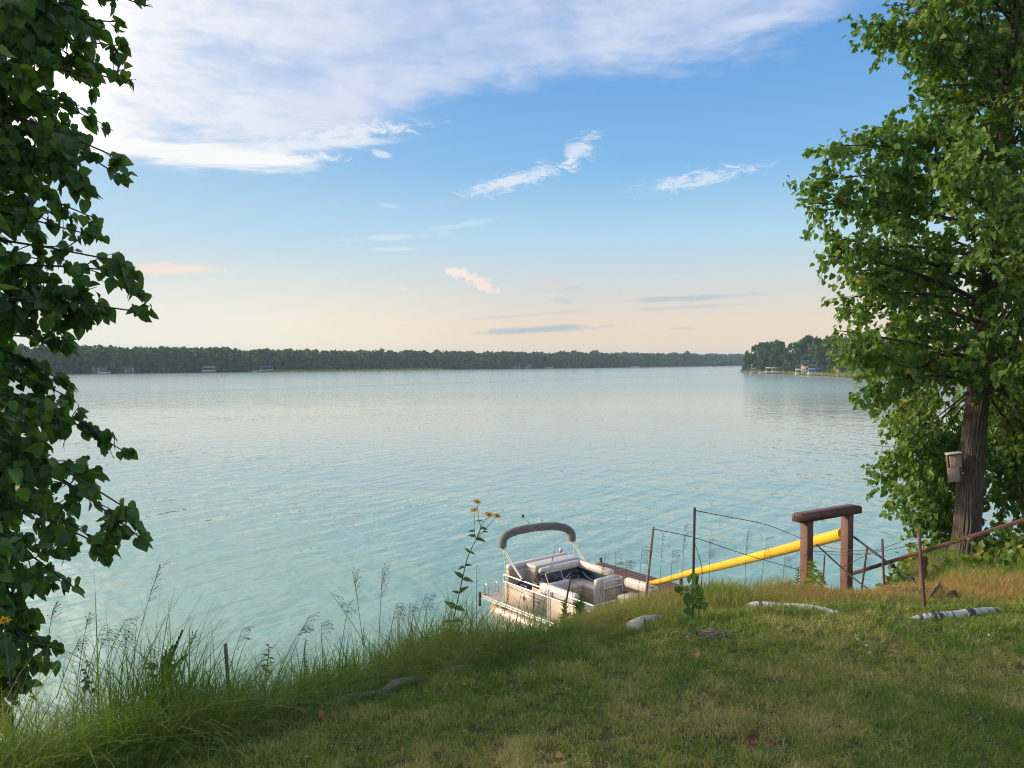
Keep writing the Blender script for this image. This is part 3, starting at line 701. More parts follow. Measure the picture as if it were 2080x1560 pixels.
def pier(p, rz, L, wd, label, mt, zt=.55, posts=4, grp='docks on the far shores'):
    r_ = empty('pier', p, label, 'dock', grp, rz)
    n = max(3, int(L / 1.2))
    for k in range(n): pbox('deck_panel', (0, -(k + .5) * L / n, zt), (wd, L / n - .08, .10), mt, r_)
    for k in range(posts):
        y = -L * (k + .3) / posts
        for s in (-1, 1): MB().tube([[s * (wd / 2 + .06), y, -1.0], [s * (wd / 2 + .06), y, zt + .75]], .055, 6).build('post', M['pier_wood'], r_)
    return r_
def far_boat(p, rz, L, label, canopy=None, cname='canopy', grp='boats moored at the far docks', lift=False):
    r_ = empty('moored_boat', p, label, 'boat', grp, rz)
    bw_ = L * .34; z0 = .0 if not lift else .5
    # planing hull: sections from transom to stem
    secs = []
    for t in np.linspace(0, 1, 9):
        hw = bw_ / 2 * (1 - max(0, (t - .45) / .55) ** 2.2) + .03; sheer = .75 + .3 * t ** 2; keel = -.15 + .75 * max(0, (t - .6) / .4) ** 2
        x = -L / 2 + L * t
        secs.append([[x, -hw, sheer], [x, -hw * .86, keel + .25], [x, 0, keel], [x, hw * .86, keel + .25], [x, hw, sheer], [x, hw * .8, sheer - .04], [x, 0, sheer - (.05 if t > .62 else .4)], [x, -hw * .8, sheer - .04]])
    S = np.array(secs); S[..., 2] += z0; k = S.shape[1]
    i = np.arange(8)[:, None] * k + np.arange(k)[None]; j = np.arange(8)[:, None] * k + (np.arange(k)[None] + 1) % k
    MB().add(S.reshape(-1, 3), [np.stack([i, i + k, j + k, j], -1).reshape(-1, 4), np.arange(k)[None], (np.arange(k) + 8 * k)[None, ::-1]]).build('hull', M['hull_white'], r_)
    pbox('windshield', (L * .08, 0, z0 + 1.02), (.06, bw_ * .8, .42), M['glass'], r_, rot=Matrix.Rotation(-.5, 3, 'Y').to_4x4())
    pbox('outboard_motor', (-L / 2 - .2, 0, z0 + .7), (.35, .4, .9), M['rubber'], r_, .08)
    pbox('bench', (-L * .22, 0, z0 + .62), (.5, bw_ * .75, .4), M['vinyl'], r_, .08)
    if canopy is not None:
        a = np.linspace(0, math.pi, 9); zt = 2.3 + z0
        ring = np.stack([np.zeros(9), np.cos(a) * bw_ * .62, np.sin(a) * .55], -1)
        V = np.vstack([ring + [-L * .45, 0, zt], ring + [L * .45, 0, zt], ring * [1, .97, .93] + [L * .45, 0, zt - .05], ring * [1, .97, .93] + [-L * .45, 0, zt - .05]])
        q = np.arange(8)[:, None]
        Q = np.vstack([np.hstack([q + o1, q + o1 + 1, q + o2 + 1, q + o2]) for o1, o2 in ((0, 9), (9, 18), (18, 27), (27, 0))])
        MB().add(V, [Q]).build(cname, canopy, r_)
        for sx in (-1, 1):
            for sy in (-1, 1): MB().tube([[sx * L * .42, sy * bw_ * .62, -1], [sx * L * .42, sy * bw_ * .62, zt]], .05, 6).build('canopy_post', M['alu'], r_)
    return r_
for px, inl, rz, L, wd, mt, lab in (
    (1508, 3, .9, 9, 1.6, M['pier_wood'], 'dark pier at the very tip of the wooded point'),
    (1520, 2, .5, 9, 1.6, M['pier_wood'], 'second dark pier from the tip of the point'),
    (1556, 1, 1.3, 6, 1.4, M['pier_pale'], 'pale short pier beside the grey boat covers'),
    (1618, 0, 1.0, 6, 1.2, M['pier_pale'], 'white pier left of the blue canopy'),
    (1676, 0, 1.2, 8, 1.4, M['pier_pale'], 'pale pier right of the blue canopy'),
    (1700, 0, 1.3, 7, 1.4, M['pier_pale'], 'dull pale pier below the red cabin')):
    p = on_point(px, inl); p[2] = 0; pier(p, facing(p) + rz, L, wd, lab, mt)
for px, out, rz, L, can, nm, lab, lift in (
    (1536, 1.5, .4, 6, M['grey_canvas'], 'canopy', 'boat under a slate blue cover at the tip of the point', False),
    (1552, 2.5, .1, 5.5, None, '', 'open grey boat beside the covers at the tip', False),
    (1566, 3.0, .0, 5.5, M['pale_canvas'], 'canopy', 'boat under a pale grey canopy near the point tip', True),
    (1580, 2.5, .1, 6, M['grey_canvas'], 'canopy', 'white boat under a long dark grey canopy', True),
    (1630, 3.0, .1, 6.5, M['pale_canvas'], 'canopy', 'white boat with pale arched canopy left of the blue canopy', False),
    (1658, 3.0, .05, 7.0, M['blue_canvas'], 'canopy', 'boat lifted under the bright blue canopy', True),
    (1764, 2.5, .2, 5, None, '', 'small white boat below the grassy mound', False)):
    p = on_point(px, -out); p[2] = 0; far_boat(p, facing(p) + rz, L, lab, can, nm, lift=lift)
for px, out, rz, L, can, lab in ((212, 3, .1, 6, None, 'white boat moored below the pale cabin at left'), (425, 4, .0, 7, M['pale_canvas'], 'white canopied boat alone on the far shore'),
                                 (541, 4, .1, 8, M['blue_canvas'], 'boat under blue canopy far away on the left shore'), (522, 4, .0, 5, None, 'low open boat left of the far blue canopy'),
                                 (1115, 4, .1, 7, None, 'white boat in the middle of the far shore'), (1290, 5, .1, 9, None, 'white boat right of the middle far shore')):
    p = far_at(px, -out); p[2] = 0; far_boat(p, facing(p) + rz, L, lab, can, lift=can is not None)
# person-sized white signs and flag poles by the tip
def flagpole(p, h_, label):
    r_ = empty('flagpole', p, label, 'flagpole')
    MB().tube([[0, 0, -.3], [0, 0, h_]], .05, 6).build('pole', M['hull_white'], r_)
    V = np.array([[0, 0, h_ - .1], [.9, .1, h_ - .3], [.75, -.1, h_ - .9], [0, 0, h_ - .8]]); V2 = V + [0, .02, 0]
    MB().add(np.vstack([V, V2]), [np.array([[0, 1, 2, 3], [7, 6, 5, 4], [0, 4, 5, 1], [1, 5, 6, 2], [2, 6, 7, 3], [3, 7, 4, 0]])]).build('flag', M['hull_white'], r_)
flagpole(on_point(1527, 1), 4.4, 'white flag on a pole near the tip of the point')

# ------------------------------------------------------------------ pontoon boat
BO = np.array([-.80, 20.95, 0.0]); BANG = math.atan2(-.777, .63)
boat = empty('pontoon_boat', BO, 'beige pontoon boat with folded bimini top moored beside the brown dock', 'boat', None, BANG)
ZD, ZR, ZM = .57, 1.30, 1.12        # deck, top rail, middle rail
for v_ in (.30, 2.05):
    o = MB().lathe([(.01, 0), (.12, .05), (.24, .25), (.30, .6), (.30, 2.4), (.302, 2.42), (.302, 2.46), (.30, 2.48), (.30, 4.2), (.27, 4.6), (.18, 5.05), (.06, 5.3), (.01, 5.33)], sides=24)
    V = np.concatenate(o.V); o.V = [np.stack([V[:, 2], V[:, 0] + v_, V[:, 1] + .12 + np.clip(V[:, 2] - 4.2, 0, 2) * .18], -1)]
    po = smooth_by_angle(o.build('pontoon', M['pontoon'], boat))
    for u_ in (.4, 1.5, 2.6, 3.7): pbox('bracket', (u_, v_, .40), (.10, .36, .16), M['alu'], po)
pbox('deck', (2.47, 1.16, ZD - .045), (4.86, 2.36, .06), M['carpet'], boat)
dt = MB()
dt.box((2.47, -.035, ZD - .055), (4.98, .045, .10), .015); dt.box((2.47, 2.36, ZD - .055), (4.98, .045, .10), .015)
dt.box((2.47, -.05, ZD - .02), (4.96, .03, .025), .008); dt.box((2.47, -.05, ZD - .09), (4.96, .03, .02), .006)
dt.box((-.01, 1.16, ZD - .055), (.045, 2.35, .10), .015); dt.box((4.95, 1.16, ZD - .055), (.045, 2.35, .10), .015)
dt.build('deck_trim', M['alu'], boat)
pbox('corner_bumper', (-.06, -.06, ZD - .14), (.05, .06, .40), M['rubber'], boat, .015)
pbox('reflector', (.62, -.06, .44), (.26, .02, .05), M['reflector'], boat)
def rail(name, pts, r=.019, parent=boat, mt='boat_rail', n=6):
    return smooth_by_angle(MB().tube(cat_rom(pts, n), r, 8).build(name, M[mt], parent))
def panel(u0, u1, v, name='side_panel', skin='skin', axis='u'):
    """fence section: skin, rails round it, posts"""
    if axis == 'u': o = pbox(name, ((u0 + u1) / 2, v, (ZD + ZM) / 2), (u1 - u0 - .03, .022, ZM - ZD - .03), M[skin], boat)
    else: o = pbox(name, (v, (u0 + u1) / 2, (ZD + ZM) / 2), (.022, u1 - u0 - .03, ZM - ZD - .03), M[skin], boat)
    return o
def frame_rail(u0, u1, v, axis='u'):
    c = lambda a, z: (a, v, z) if axis == 'u' else (v, a, z)
    k = .07
    rail('fence_rail', [c(u0, ZD), c(u0, ZD + .4), c(u0, ZR - k), c(u0 + k * .3, ZR - k * .3), c(u0 + k, ZR), c((u0 + u1) / 2, ZR), c(u1 - k, ZR), c(u1 - k * .3, ZR - k * .3), c(u1, ZR - k), c(u1, ZD + .4), c(u1, ZD)])
    rail('fence_rail', [c(u0, ZM), c((u0 + u1) / 2, ZM), c(u1, ZM)])
panel(.90, 2.66, .04); frame_rail(.88, 2.66, .03)
for u_ in (1.05, 2.12): MB().tube([[u_, .008, ZD], [u_, .008, ZM]], .011, 8).build('fence_post', M['stripe'], boat)
MB().tube([[1.05, .03, ZM], [1.05, .03, ZR]], .014, 8).build('fence_post', M['boat_rail'], boat)
p2 = panel(2.74, 4.25, .04); frame_rail(2.73, 4.26, .03)
panel(.06, .62, .88, axis='v'); frame_rail(.05, .62, .87, 'v')
panel(.9, 3.0, 2.28); frame_rail(.88, 3.02, 2.29)
panel(3.72, 4.25, 2.28); frame_rail(3.70, 4.26, 2.29)
panel(1.66, 2.26, 3.03, axis='v'); frame_rail(1.60, 2.27, 3.06, 'v')
panel(.06, .8, 4.27, axis='v'); frame_rail(.05, .80, 4.28, 'v'); panel(1.5, 2.26, 4.27, axis='v'); frame_rail(1.5, 2.27, 4.28, 'v')
# trim on the skin: pinstripe, swept arrow, small compass star
pbox('pinstripe', (1.75, .022, 1.00), (1.5, .006, .012), M['stripe'], boat, rot=Matrix.Rotation(.045, 4, 'Y'))
d_ = MB(); arrow = np.array([[2.02, .0, .86], [2.30, .0, .93], [2.42, .0, .865], [2.22, .0, .885]]); arrow[:, 1] = .0225
d_.add(np.vstack([arrow, arrow + [0, .006, 0]]), [np.array([[0, 1, 2, 3], [7, 6, 5, 4], [0, 4, 5, 1], [1, 5, 6, 2], [2, 6, 7, 3], [3, 7, 4, 0]])])
d_.build('arrow_mark', M['stripe'], boat)
st = MB()
for a in (0, math.pi / 4, math.pi / 2, 3 * math.pi / 4):
    L_ = .10 if abs(math.sin(2 * a)) < .1 else .055
    st.box((1.72, .022, .86), (L_ * 2, .006, .009), rot=Matrix.Rotation(a, 4, 'Y'))
st.build('star_mark', M['stripe'], boat)
th_ = MB().tube([[2.02, .024, .80], [2.6, .024, .74]], .006, 4); th_.build('pinstripe', M['stripe'], boat)
# ladder hoops on the swim deck
ld = MB()
for v_ in (.06, .42):
    ld.tube(cat_rom([(.0, v_, ZD - .02), (.0, v_, ZD + .18), (.03, v_, ZD + .25), (.08, v_, ZD + .28), (.13, v_, ZD + .25), (.16, v_, ZD + .18), (.16, v_, ZD - .02)], 4), .017, 8)
ld.tube([[.0, .06, ZD], [-.05, .24, ZD - .1], [.0, .42, ZD]], .012, 6); ld.tube([[.08, .1, ZD + .20], [.14, .4, ZD + .02]], .006, 6)
smooth_by_angle(ld.build('boarding_ladder', M['alu'], boat))
def cushion(name, c, s, mt='vinyl', bev=.07, rot=None, parent=boat):
    return smooth_by_angle(MB().box(c, s, bev, 4, rot).build(name, M[mt], parent), 60)
# stern sun pad over its base
pbox('sun_pad_base', (1.18, 1.42, 1.0), (.62, 1.62, .84), M['skin'], boat, .03)
cushion('stern_bolster', (.95, 1.18, 1.48), (.20, 2.18, .17), bev=.08)
cushion('sun_pad', (1.27, 1.44, 1.46), (.44, 1.60, .15), 'vinyl_grey', .05)
pbox('stern_base', (.95, 1.16, 1.0), (.14, 2.1, .82), M['skin'], boat, .02)
# lounge: seat base, seat, back rolls with coloured inner band
pbox('lounge_base', (1.85, 1.45, .74), (.58, 1.55, .34), M['skin'], boat, .02); pbox('lounge_base', (2.45, 1.98, .74), (.9, .52, .34), M['skin'], boat, .02)
cushion('seat', (1.86, 1.40, .96), (.56, 1.44, .13), bev=.05); cushion('seat', (2.50, 1.96, .96), (.78, .50, .13), bev=.05)
cushion('seat_back', (1.58, 1.40, 1.40), (.19, 1.45, .20), bev=.09); cushion('seat_back', (2.20, 2.14, 1.38), (1.30, .20, .20), bev=.09)
pbox('back_band', (1.60, 1.40, 1.16), (.12, 1.42, .32), M['navy'], boat, .01); pbox('back_band', (2.20, 2.17, 1.16), (1.28, .12, .32), M['teal'], boat, .01)
rail('piping', [(1.665, 1.0, 1.10), (1.665, 1.2, 1.24), (1.665, 1.5, 1.10), (1.665, 1.72, 1.22)], .011, boat, 'vinyl'); rail('piping', [(1.75, 2.105, 1.20), (1.95, 2.105, 1.08), (2.35, 2.105, 1.05), (2.72, 2.105, 1.06), (2.80, 2.105, 1.22)], .011, boat, 'vinyl')
cushion('end_bolster', (2.92, 1.80, .98), (.17, .80, .78), bev=.08)
# port seat with its back along the rail, and starboard bow seat
pbox('bow_base', (2.95, .40, .74), (1.25, .56, .34), M['skin'], boat, .02); cushion('seat', (2.95, .42, .96), (1.22, .54, .13), bev=.05)
cushion('seat_back', (2.90, .17, 1.24), (1.34, .20, .28), bev=.09); cushion('seat_back', (2.40, .62, 1.20), (.20, .78, .30), 'vinyl_grey', .09)
pbox('bow_base', (3.80, 1.96, .74), (.8, .56, .34), M['white_plastic'], boat, .02); cushion('seat', (3.80, 1.96, .96), (.8, .54, .13), bev=.05)
cushion('seat_back', (3.72, 2.14, 1.27), (.85, .20, .25), bev=.09)
cushion('seat', (3.85, .42, .96), (.55, .54, .13), bev=.05)
pbox('storage_lid', (4.45, 1.2, .60), (.5, .9, .05), M['white_plastic'], boat, .02)
# helm: seat, console, wheel, windshield
hs = MB().lathe([(.26, .0), (.28, .05), (.27, .3), (.22, .5), (.13, .6), (.02, .63)], sides=24)
V = np.concatenate(hs.V); hs.V = [np.stack([.98 + V[:, 1] * .45 + (.0), .58 + V[:, 0], .92 + V[:, 2] * .80], -1)]
smooth_by_angle(hs.build('helm_seat_back', M['vinyl_grey'], boat))
cushion('helm_seat', (1.30, .56, 1.02), (.44, .48, .12), 'navy', .05); MB().tube([[1.28, .56, ZD], [1.28, .56, .98]], .06, 12).build('helm_pedestal', M['alu'], boat)
cs = MB(); c_ = np.array([[1.72, .22, ZD], [2.32, .22, ZD], [2.32, .95, ZD], [1.72, .95, ZD], [1.80, .25, 1.20], [2.30, .25, 1.34], [2.30, .92, 1.34], [1.80, .92, 1.20]])
cs.add(c_, [np.array([[3, 2, 1, 0], [4, 5, 6, 7], [0, 1, 5, 4], [1, 2, 6, 5], [2, 3, 7, 6], [3, 0, 4, 7]])]); cs.build('helm_console', M['skin'], boat)
pbox('dash', (2.0, .58, 1.295), (.34, .5, .02), M['stripe'], boat, rot=Matrix.Rotation(-.27, 4, 'Y'))
sw = MB(); a = np.linspace(0, 2 * math.pi, 20)
sw.tube(np.stack([1.74 + np.sin(a) * .07, .58 + np.cos(a) * .17, 1.30 + np.sin(a) * .155], -1), .014, 6, False)
for k in (0, 2.09, 4.19): sw.tube([[1.75, .58, 1.30], [1.74 + math.sin(k) * .07, .58 + math.cos(k) * .17, 1.30 + math.sin(k) * .155]], .010, 6)
sw.tube([[1.75, .58, 1.30], [1.90, .58, 1.24]], .02, 8); smooth_by_angle(sw.build('steering_wheel', M['rubber'], boat))
pbox('windshield', (2.26, .60, 1.44), (.012, .52, .24), M['screen'], boat, rot=Matrix.Rotation(-.5, 4, 'Y'))
rail('windshield_frame', [(2.32, .34, 1.33), (2.21, .34, 1.53), (2.20, .40, 1.555), (2.20, .60, 1.56), (2.20, .80, 1.555), (2.21, .86, 1.53), (2.32, .86, 1.33)], .012)
cushion('throttle_box', (2.0, .19, 1.24), (.2, .07, .14), 'stripe', .02)
# bimini: folded canvas in its sleeve on raked poles
PA, PB_ = np.array([.83, .03, 2.00]), np.array([1.12, 2.30, 1.90])
a = np.linspace(0, math.pi, 27)
arc = np.stack([np.interp(1 - np.cos(a), [0, 2], [PA[0], PB_[0]]) - .06 * np.sin(a), PA[1] + (PB_[1] - PA[1]) * (1 - np.sign(np.cos(a)) * np.abs(np.cos(a)) ** .80) / 2, np.interp(np.arange(27), [0, 26], [2.0, 1.90]) + .46 * np.sin(a) ** .52], -1)
rr = .112 + .004 * np.sin(np.arange(27) * 1.9) + .003 * np.sin(np.arange(27) * 4.1); rr[0] = rr[-1] = .105
bm_ = MB().tube(arc, rr, 18, False, squash=1.0)
smooth_by_angle(bm_.build('bimini_sleeve', M['canvas'], boat), 60)
ar2 = arc.copy(); rl = MB().tube(arc, .075, 10); rl.build('folded_canvas', M['rubber'], boat)
for vv, e, m1 in ((.03, PA, (1.68, .03, ZR)), (2.30, PB_, (1.80, 2.30, ZR))):
    for k in (-1, 1):
        rail('bimini_pole', [tuple(e + [.05 * k + .02, 0, .05]), tuple((np.array(e) + m1) / 2 + [.04 * k, 0, 0]), tuple(np.array(m1) + [.012 * k, 0, .02])], .017, boat, 'boat_rail', 3)
    q = np.array(e) * .93 + np.array(m1) * .07
    rail('bimini_strut', [tuple(q), tuple((q + [e[0] + .18, vv, ZM]) / 2), (e[0] + .18, vv, ZM)], .014, boat, 'boat_rail', 3)
    pbox('bimini_hinge', (m1[0], m1[1], ZR + .03), (.09, .05, .07), M['rubber'], boat, .015)
lp = MB().tube([[1.0, 1.05, 2.36], [.86, .72, 2.74]], .012, 6); pole = lp.build('light_pole', M['boat_rail'], boat)
MB().lathe([(.02, 0), (.035, .02), (.035, .06), (.01, .09)], c=(.858, .715, 2.73), sides=10).build('lamp', M['rubber'], pole)
rail('mooring_line', [(1.8, 2.33, ZR - .25), (1.9, 2.6, .85), (1.75, 2.95, .72)], .012, boat, 'rubber')

# ------------------------------------------------------------------ dock
SO = BO + np.array([.777, .63, 0]) * 2.72
dock = empty('dock', SO, 'weathered brown plank dock along the far side of the pontoon boat', 'dock', None, BANG)
plank = MB().box((0, 0, 0), (.135, 1.62, .045), .006, 1).mesh('plank', M['dock_wood'])
for k in range(58):
    o = link('plank', plank, dock); o.location = (.38 + k * .158, .80, .77 + random.uniform(-.004, .004)); o.rotation_euler = (0, 0, random.uniform(-.008, .008) + (math.pi if k % 2 else 0))
for v_ in (.05, 1.55): pbox('stringer', (4.8, v_, .71), (9.3, .05, .13), M['dock_wood'], dock)
for u_, v_, zt in ((.20, .0, 1.35), (.22, 1.66, .90), (3.3, 1.66, 1.05), (6.2, 1.66, 1.0), (6.2, -.05, .9)):
    o = MB().tube([[u_, v_, -1.2], [u_, v_, zt]], .045, 10).build('dock_post', M['rubber'], dock)
    if zt > 1: MB().tube([[u_, v_, zt], [u_, v_, zt + .10]], .05, 10).build('post_cap', M['pvc'], o)

# ------------------------------------------------------------------ timber gate, rails, stakes, wires
g0 = np.array([3.386, 9.0]); gd = np.array([.85, .525]); gn = np.array([.525, -.85]); GZ = float(5.21); gang = math.atan2(gd[1], gd[0])
gate = empty('timber_gate_frame', (g0[0], g0[1], 4.1), 'brown stained timber frame of two posts under a round ended beam', 'gate frame', None, gang)
for x_ in (.13, .90):
    o = pbox('post', (x_, 0, .305), (.108, .108, 1.38), M['stain_wood'], gate, .008)
    for zz in (.5,): MB().tube([[x_, -.058, zz + .1], [x_, -.05, zz + .1]], .012, 8).build('bolt_hole', M['rubber'], o)
bm = bmesh.new()
prof = [(-.05, .0), (1.09, .0), (1.09, .070), (1.075, .088), (1.045, .098), (.0, .098), (-.033, .090), (-.05, .072)]
P_ = np.array([[x, -.072, z + GZ - 4.1 - .115] for x, z in prof]); n_ = len(P_); V = np.vstack([P_, P_ + [0, .144, 0]])
be = MB().add(V, [np.arange(n_)[None], (np.arange(n_) + n_)[None, ::-1], np.stack([np.arange(n_), np.arange(n_) + n_, (np.arange(n_) + 1) % n_ + n_, (np.arange(n_) + 1) % n_], -1)])
beam = be.build('beam', M['stain_beam'], gate); beam.location.z = 0
cv = MB()
for k in (-1, 0, 1): cv.box((-.052, k * .035, GZ - 4.1 - .06), (.006, .010, .05), rot=Matrix.Rotation(k * .5, 4, 'X'))
cv.build('carved_mark', M['charred'], beam)
# yellow rail: two lengths, one slid into the other
ya = at(1714, 1084, 9.75); yb = at(1312, 1187, 20.9); ym = ya + (yb - ya) * .66
yr = empty('yellow_rail', ya, 'long bright yellow rail slanting from the timber gate down to the dock', 'rail')
def chute(name, a_, b_, s_):
    a_, b_ = a_ - ya, b_ - ya; d = b_ - a_; L = np.linalg.norm(d)
    y = norm(d); x = norm(np.cross(y, [0, 0, 1])); z = np.cross(x, y)
    prof = [(.088 * math.cos(t_), .084 * math.sin(t_)) for t_ in np.linspace(math.pi, -math.pi, 16, endpoint=False)]
    n = 15; V = []
    for k in range(n):
        c = a_ + d * k / (n - 1) + np.array([0, 0, -.015 * math.sin(math.pi * k / (n - 1))])
        V += [c + x * px_ * s_ + z * pz * s_ for px_, pz in prof]
    q = len(prof); i = np.arange(n - 1)[:, None] * q + np.arange(q)[None]; j = np.arange(n - 1)[:, None] * q + (np.arange(q)[None] + 1) % q
    return smooth_by_angle(MB().add(np.array(V), [np.stack([i, j, j + q, i + q], -1).reshape(-1, 4), np.arange(q)[None, ::-1], (np.arange(q) + (n - 1) * q)[None]]).build(name, M['yellow'], yr), 50)
chute('upper_length', ya, ym, .90); chute('lower_length', ym + (ya - ym) * .02, yb, .80)
# stair hand rail going up to the right
ha = at(1728, 1166, 9.62); hb = at(2190, 1022, 8.4)
hr = empty('hand_rail', ha, 'thin rusty brown hand rail rising from the gate past the tree trunk', 'hand rail')
d = (hb - ha); L_ = float(np.linalg.norm(d)); q_ = Vector(d).to_track_quat('X', 'Z').to_matrix().to_4x4()
pbox('rail', d / 2, (L_, .032, .045), M['rust'], hr, .008, q_)
hp = at(1876, 1119, ha[1] + (hb[1] - ha[1]) * (1876 - 1728) / (2190 - 1728)); gb = float(gz(hp[0], hp[1]))
pbox('post', (hp[0] - ha[0], hp[1] - ha[1], (hp[2] - .06 + gb - .3) / 2 - ha[2]), (.07, .07, hp[2] - .06 - gb + .3), M['stain_wood'], hr, .006)

def stake(name, top_px, base_px, r_, mt, label, group=None, extra=.25, Y=None, sides=8):
    bpt = ground_at(*base_px) if Y is None else at(*base_px, Y)
    tp = at(*top_px, bpt[1]); d = tp - bpt
    o = MB().tube([-d * extra / np.linalg.norm(d), d * .33, d * .66, d], r_, sides).build(name, M[mt], None, loc=tuple(float(v) for v in bpt))
    tag(o, label, 'stake', group); return tp, bpt
GS = 'fence stakes along the bank'
s1 = stake('fence_stake', (1411, 1031), (1406, 1292), .0095, 'dark_steel', 'tallest thin steel stake, with a vine climbing its foot', GS)
s2 = stake('fence_stake', (1327, 1070), (1310, 1232), .0125, 'grey_stem', 'crooked grey wooden stake behind the bow of the pontoon boat', GS, Y=6.9)
s3 = stake('fence_stake', (1159, 1171), (1143, 1262), .008, 'dark_steel', 'thin black stake leaning in front of the pontoon boat', GS, Y=6.0)
s4 = stake('fence_stake', (1762, 1110), (1748, 1212), .012, 'rust', 'short rusty stake just right of the timber gate', GS, Y=8.9)
s5 = stake('fence_stake', (1792, 1095), (1797, 1220), .0125, 'rust', 'rusty stake in the middle of three by the dry bank', GS, Y=7.8)
s6 = stake('fence_stake', (1866, 1078), (1879, 1242), .0135, 'rust', 'tall rusty stake with its foot at the right birch log', GS)
s7 = stake('fence_stake', (1675, 1128), (1670, 1215), .009, 'dark_steel', 'thin dark stake between the two gate posts', GS, Y=8.6)
s8 = stake('wooden_stub', (458, 1308), (464, 1400), .0115, 'grey_wood', 'weathered grey wooden stub sticking out of the left bank grass', None, Y=4.6)
def wire(pts, r_, label, mt='wire', name='fence_wire', cat='wire', group='wires strung between the stakes'):
    P = cat_rom(pts, 8); o0 = P[0].copy()
    return tag(MB().tube(P - o0, r_, 5).build(name, M[mt], None, loc=tuple(float(v) for v in o0)), label, cat, group)
def sag(a, b, s_): m_ = (np.asarray(a) + b) / 2; m_[2] -= s_; return [a, m_, b]
wire([s1[0] - [0, 0, .02], at(1480, 1050, 6.4), at(1560, 1067, 7.6), at(1632, 1095, 9.0)], .0035, 'wire from the tallest stake up to the left gate post')
wire([s2[0] - [0, 0, .02], at(1410, 1092, 7.1), at(1510, 1125, 7.9), at(1632, 1160, 9.0)], .0035, 'wire from the crooked grey stake toward the left gate post')
wire(sag(at(1659, 1107, 9.05), at(1792, 1117, 7.85), .03), .0032, 'upper slack wire between gate and middle rusty stake')
wire(sag(at(1655, 1125, 9.05), at(1866, 1105, 6.5), .05), .0032, 'long slack wire from the gate to the tall rusty stake')
wire([at(1705, 1155, 8.9), at(1765, 1125, 8.3), at(1810, 1108, 7.6), at(1864, 1084, 6.5)], .0032, 'wire rising from the right gate post to the tall rusty stake')
wire([at(1633, 1130, 8.9), at(1650, 1121, 9.0), at(1700, 1121, 9.2), at(1800, 1130, 7.9)], .003, 'kinked wire crossing both gate posts')
wire([at(1732, 1089, 9.5), at(1800, 1140, 8.9), at(1815, 1150, 8.8), at(1860, 1184, 8.2)], .014, 'thick black knotted cable from gate post down to the bank', 'rubber', 'cable', 'cable', 'black anchor cables at the gate')
wire([at(1658, 1106, 9.0), at(1706, 1150, 8.8), at(1735, 1175, 8.6), at(1762, 1196, 8.4)], .010, 'thinner black cable passing between the gate posts', 'rubber', 'cable', 'cable', 'black anchor cables at the gate')
for i_, (px, py) in enumerate(((1813, 1149), (1842, 1171), (1852, 1177))):
    o = MB().box((0, 0, 0), (.05, .04, .05), .012, 2, Matrix.Rotation(i_, 4, 'Z')).build('cable_knot', M['rubber'], None, loc=tuple(float(v) for v in at(px, py, 8.75 - i_ * .2)))
    o.parent = bpy.data.objects['cable']; o.location = Vector(o.location) - Vector(bpy.data.objects['cable'].location)

# ------------------------------------------------------------------ logs
def log(pts_px, r_, label, mt, name='log', lift=.15, group=None, seed=0, taper=(.7, 1, .75), sink=None, end0=1.0):
    if sink is None: sink = 1.7 if mt == 'birch' else .6
    if name == 'driftwood': lift = .15; r_ = r_ * .80
    P = [ground_at(*q) + np.array([0, 0, lift * r_]) for q in pts_px]
    C = cat_rom(P, 10); n = len(C); tt = np.linspace(0, 1, n); C[:, 2] -= sink * r_ * np.where(tt < .5, end0, 1.0) * np.abs(2 * tt - 1) ** 5; o0 = C[0].copy()
    rr = r_ * np.interp(np.linspace(0, 1, n), [0, .35, 1], taper) * (1 + .10 * (vnoise(np.arange(n) * .45, np.zeros(n) + seed, 30) - .5))
    mb = MB().tube(C - o0, rr, 18); V = mb.V[0]
    d = (.14 if 'birch' in mt else .13) * r_ * (fbm(V[:, 0] * 7 + seed, V[:, 2] * 30 + V[:, 1] * 12, 31) - .5) * 4
    mb.V[0] = V + (norm(V - np.repeat(C - o0, 18, 0))) * d[:, None]
    return tag(smooth_by_angle(mb.build(name, M[mt], None, loc=tuple(float(v) for v in o0))), label, 'log', group)
GL = 'birch logs edging the lawn'
log([(1512, 1229), (1540, 1232), (1600, 1236), (1660, 1240), (1728, 1248)], .040, 'long white birch log lying below the timber gate', 'birch', group=GL, seed=1)
log([(1836, 1255), (1890, 1257), (1945, 1252), (2000, 1243), (2050, 1235)], .042, 'curved white birch log at the foot of the tall rusty stake', 'birch', group=GL, seed=2)
log([(1282, 1282), (1306, 1268), (1364, 1256)], .054, 'cut birch log end poking out of the grass left of the vine', 'birch', group=GL, seed=3, taper=(1.1, .95, .7), end0=0.0)
GD = 'grey driftwood along the lawn edge'
log([(478, 1512), (520, 1490), (592, 1464)], .055, 'grey rotting log at the lower left lawn edge', 'grey_wood', 'driftwood', group=GD, seed=4)
log([(640, 1446), (700, 1428), (780, 1408)], .042, 'grey driftwood log in the middle of the left lawn edge', 'grey_wood', 'driftwood', group=GD, seed=5)
log([(770, 1412), (815, 1393), (868, 1378)], .048, 'grey driftwood log nearly buried in grass, left of the short piece', 'grey_wood', 'driftwood', group=GD, seed=6)
log([(890, 1376), (950, 1358)], .040, 'short grey driftwood piece straight below the sunflower', 'grey_wood', 'driftwood', group=GD, seed=7)
log([(1030, 1332), (1110, 1318), (1200, 1300)], .042, 'pale grey driftwood below the pontoon boat', 'grey_wood', 'driftwood', group=GD, seed=8)
log([(1890, 1222), (1898, 1210), (1906, 1200), (1908, 1192)], .014, 'dark crooked branch stub on the dry bank', 'twig', 'branch_stub', lift=3.2, seed=9, sink=0)
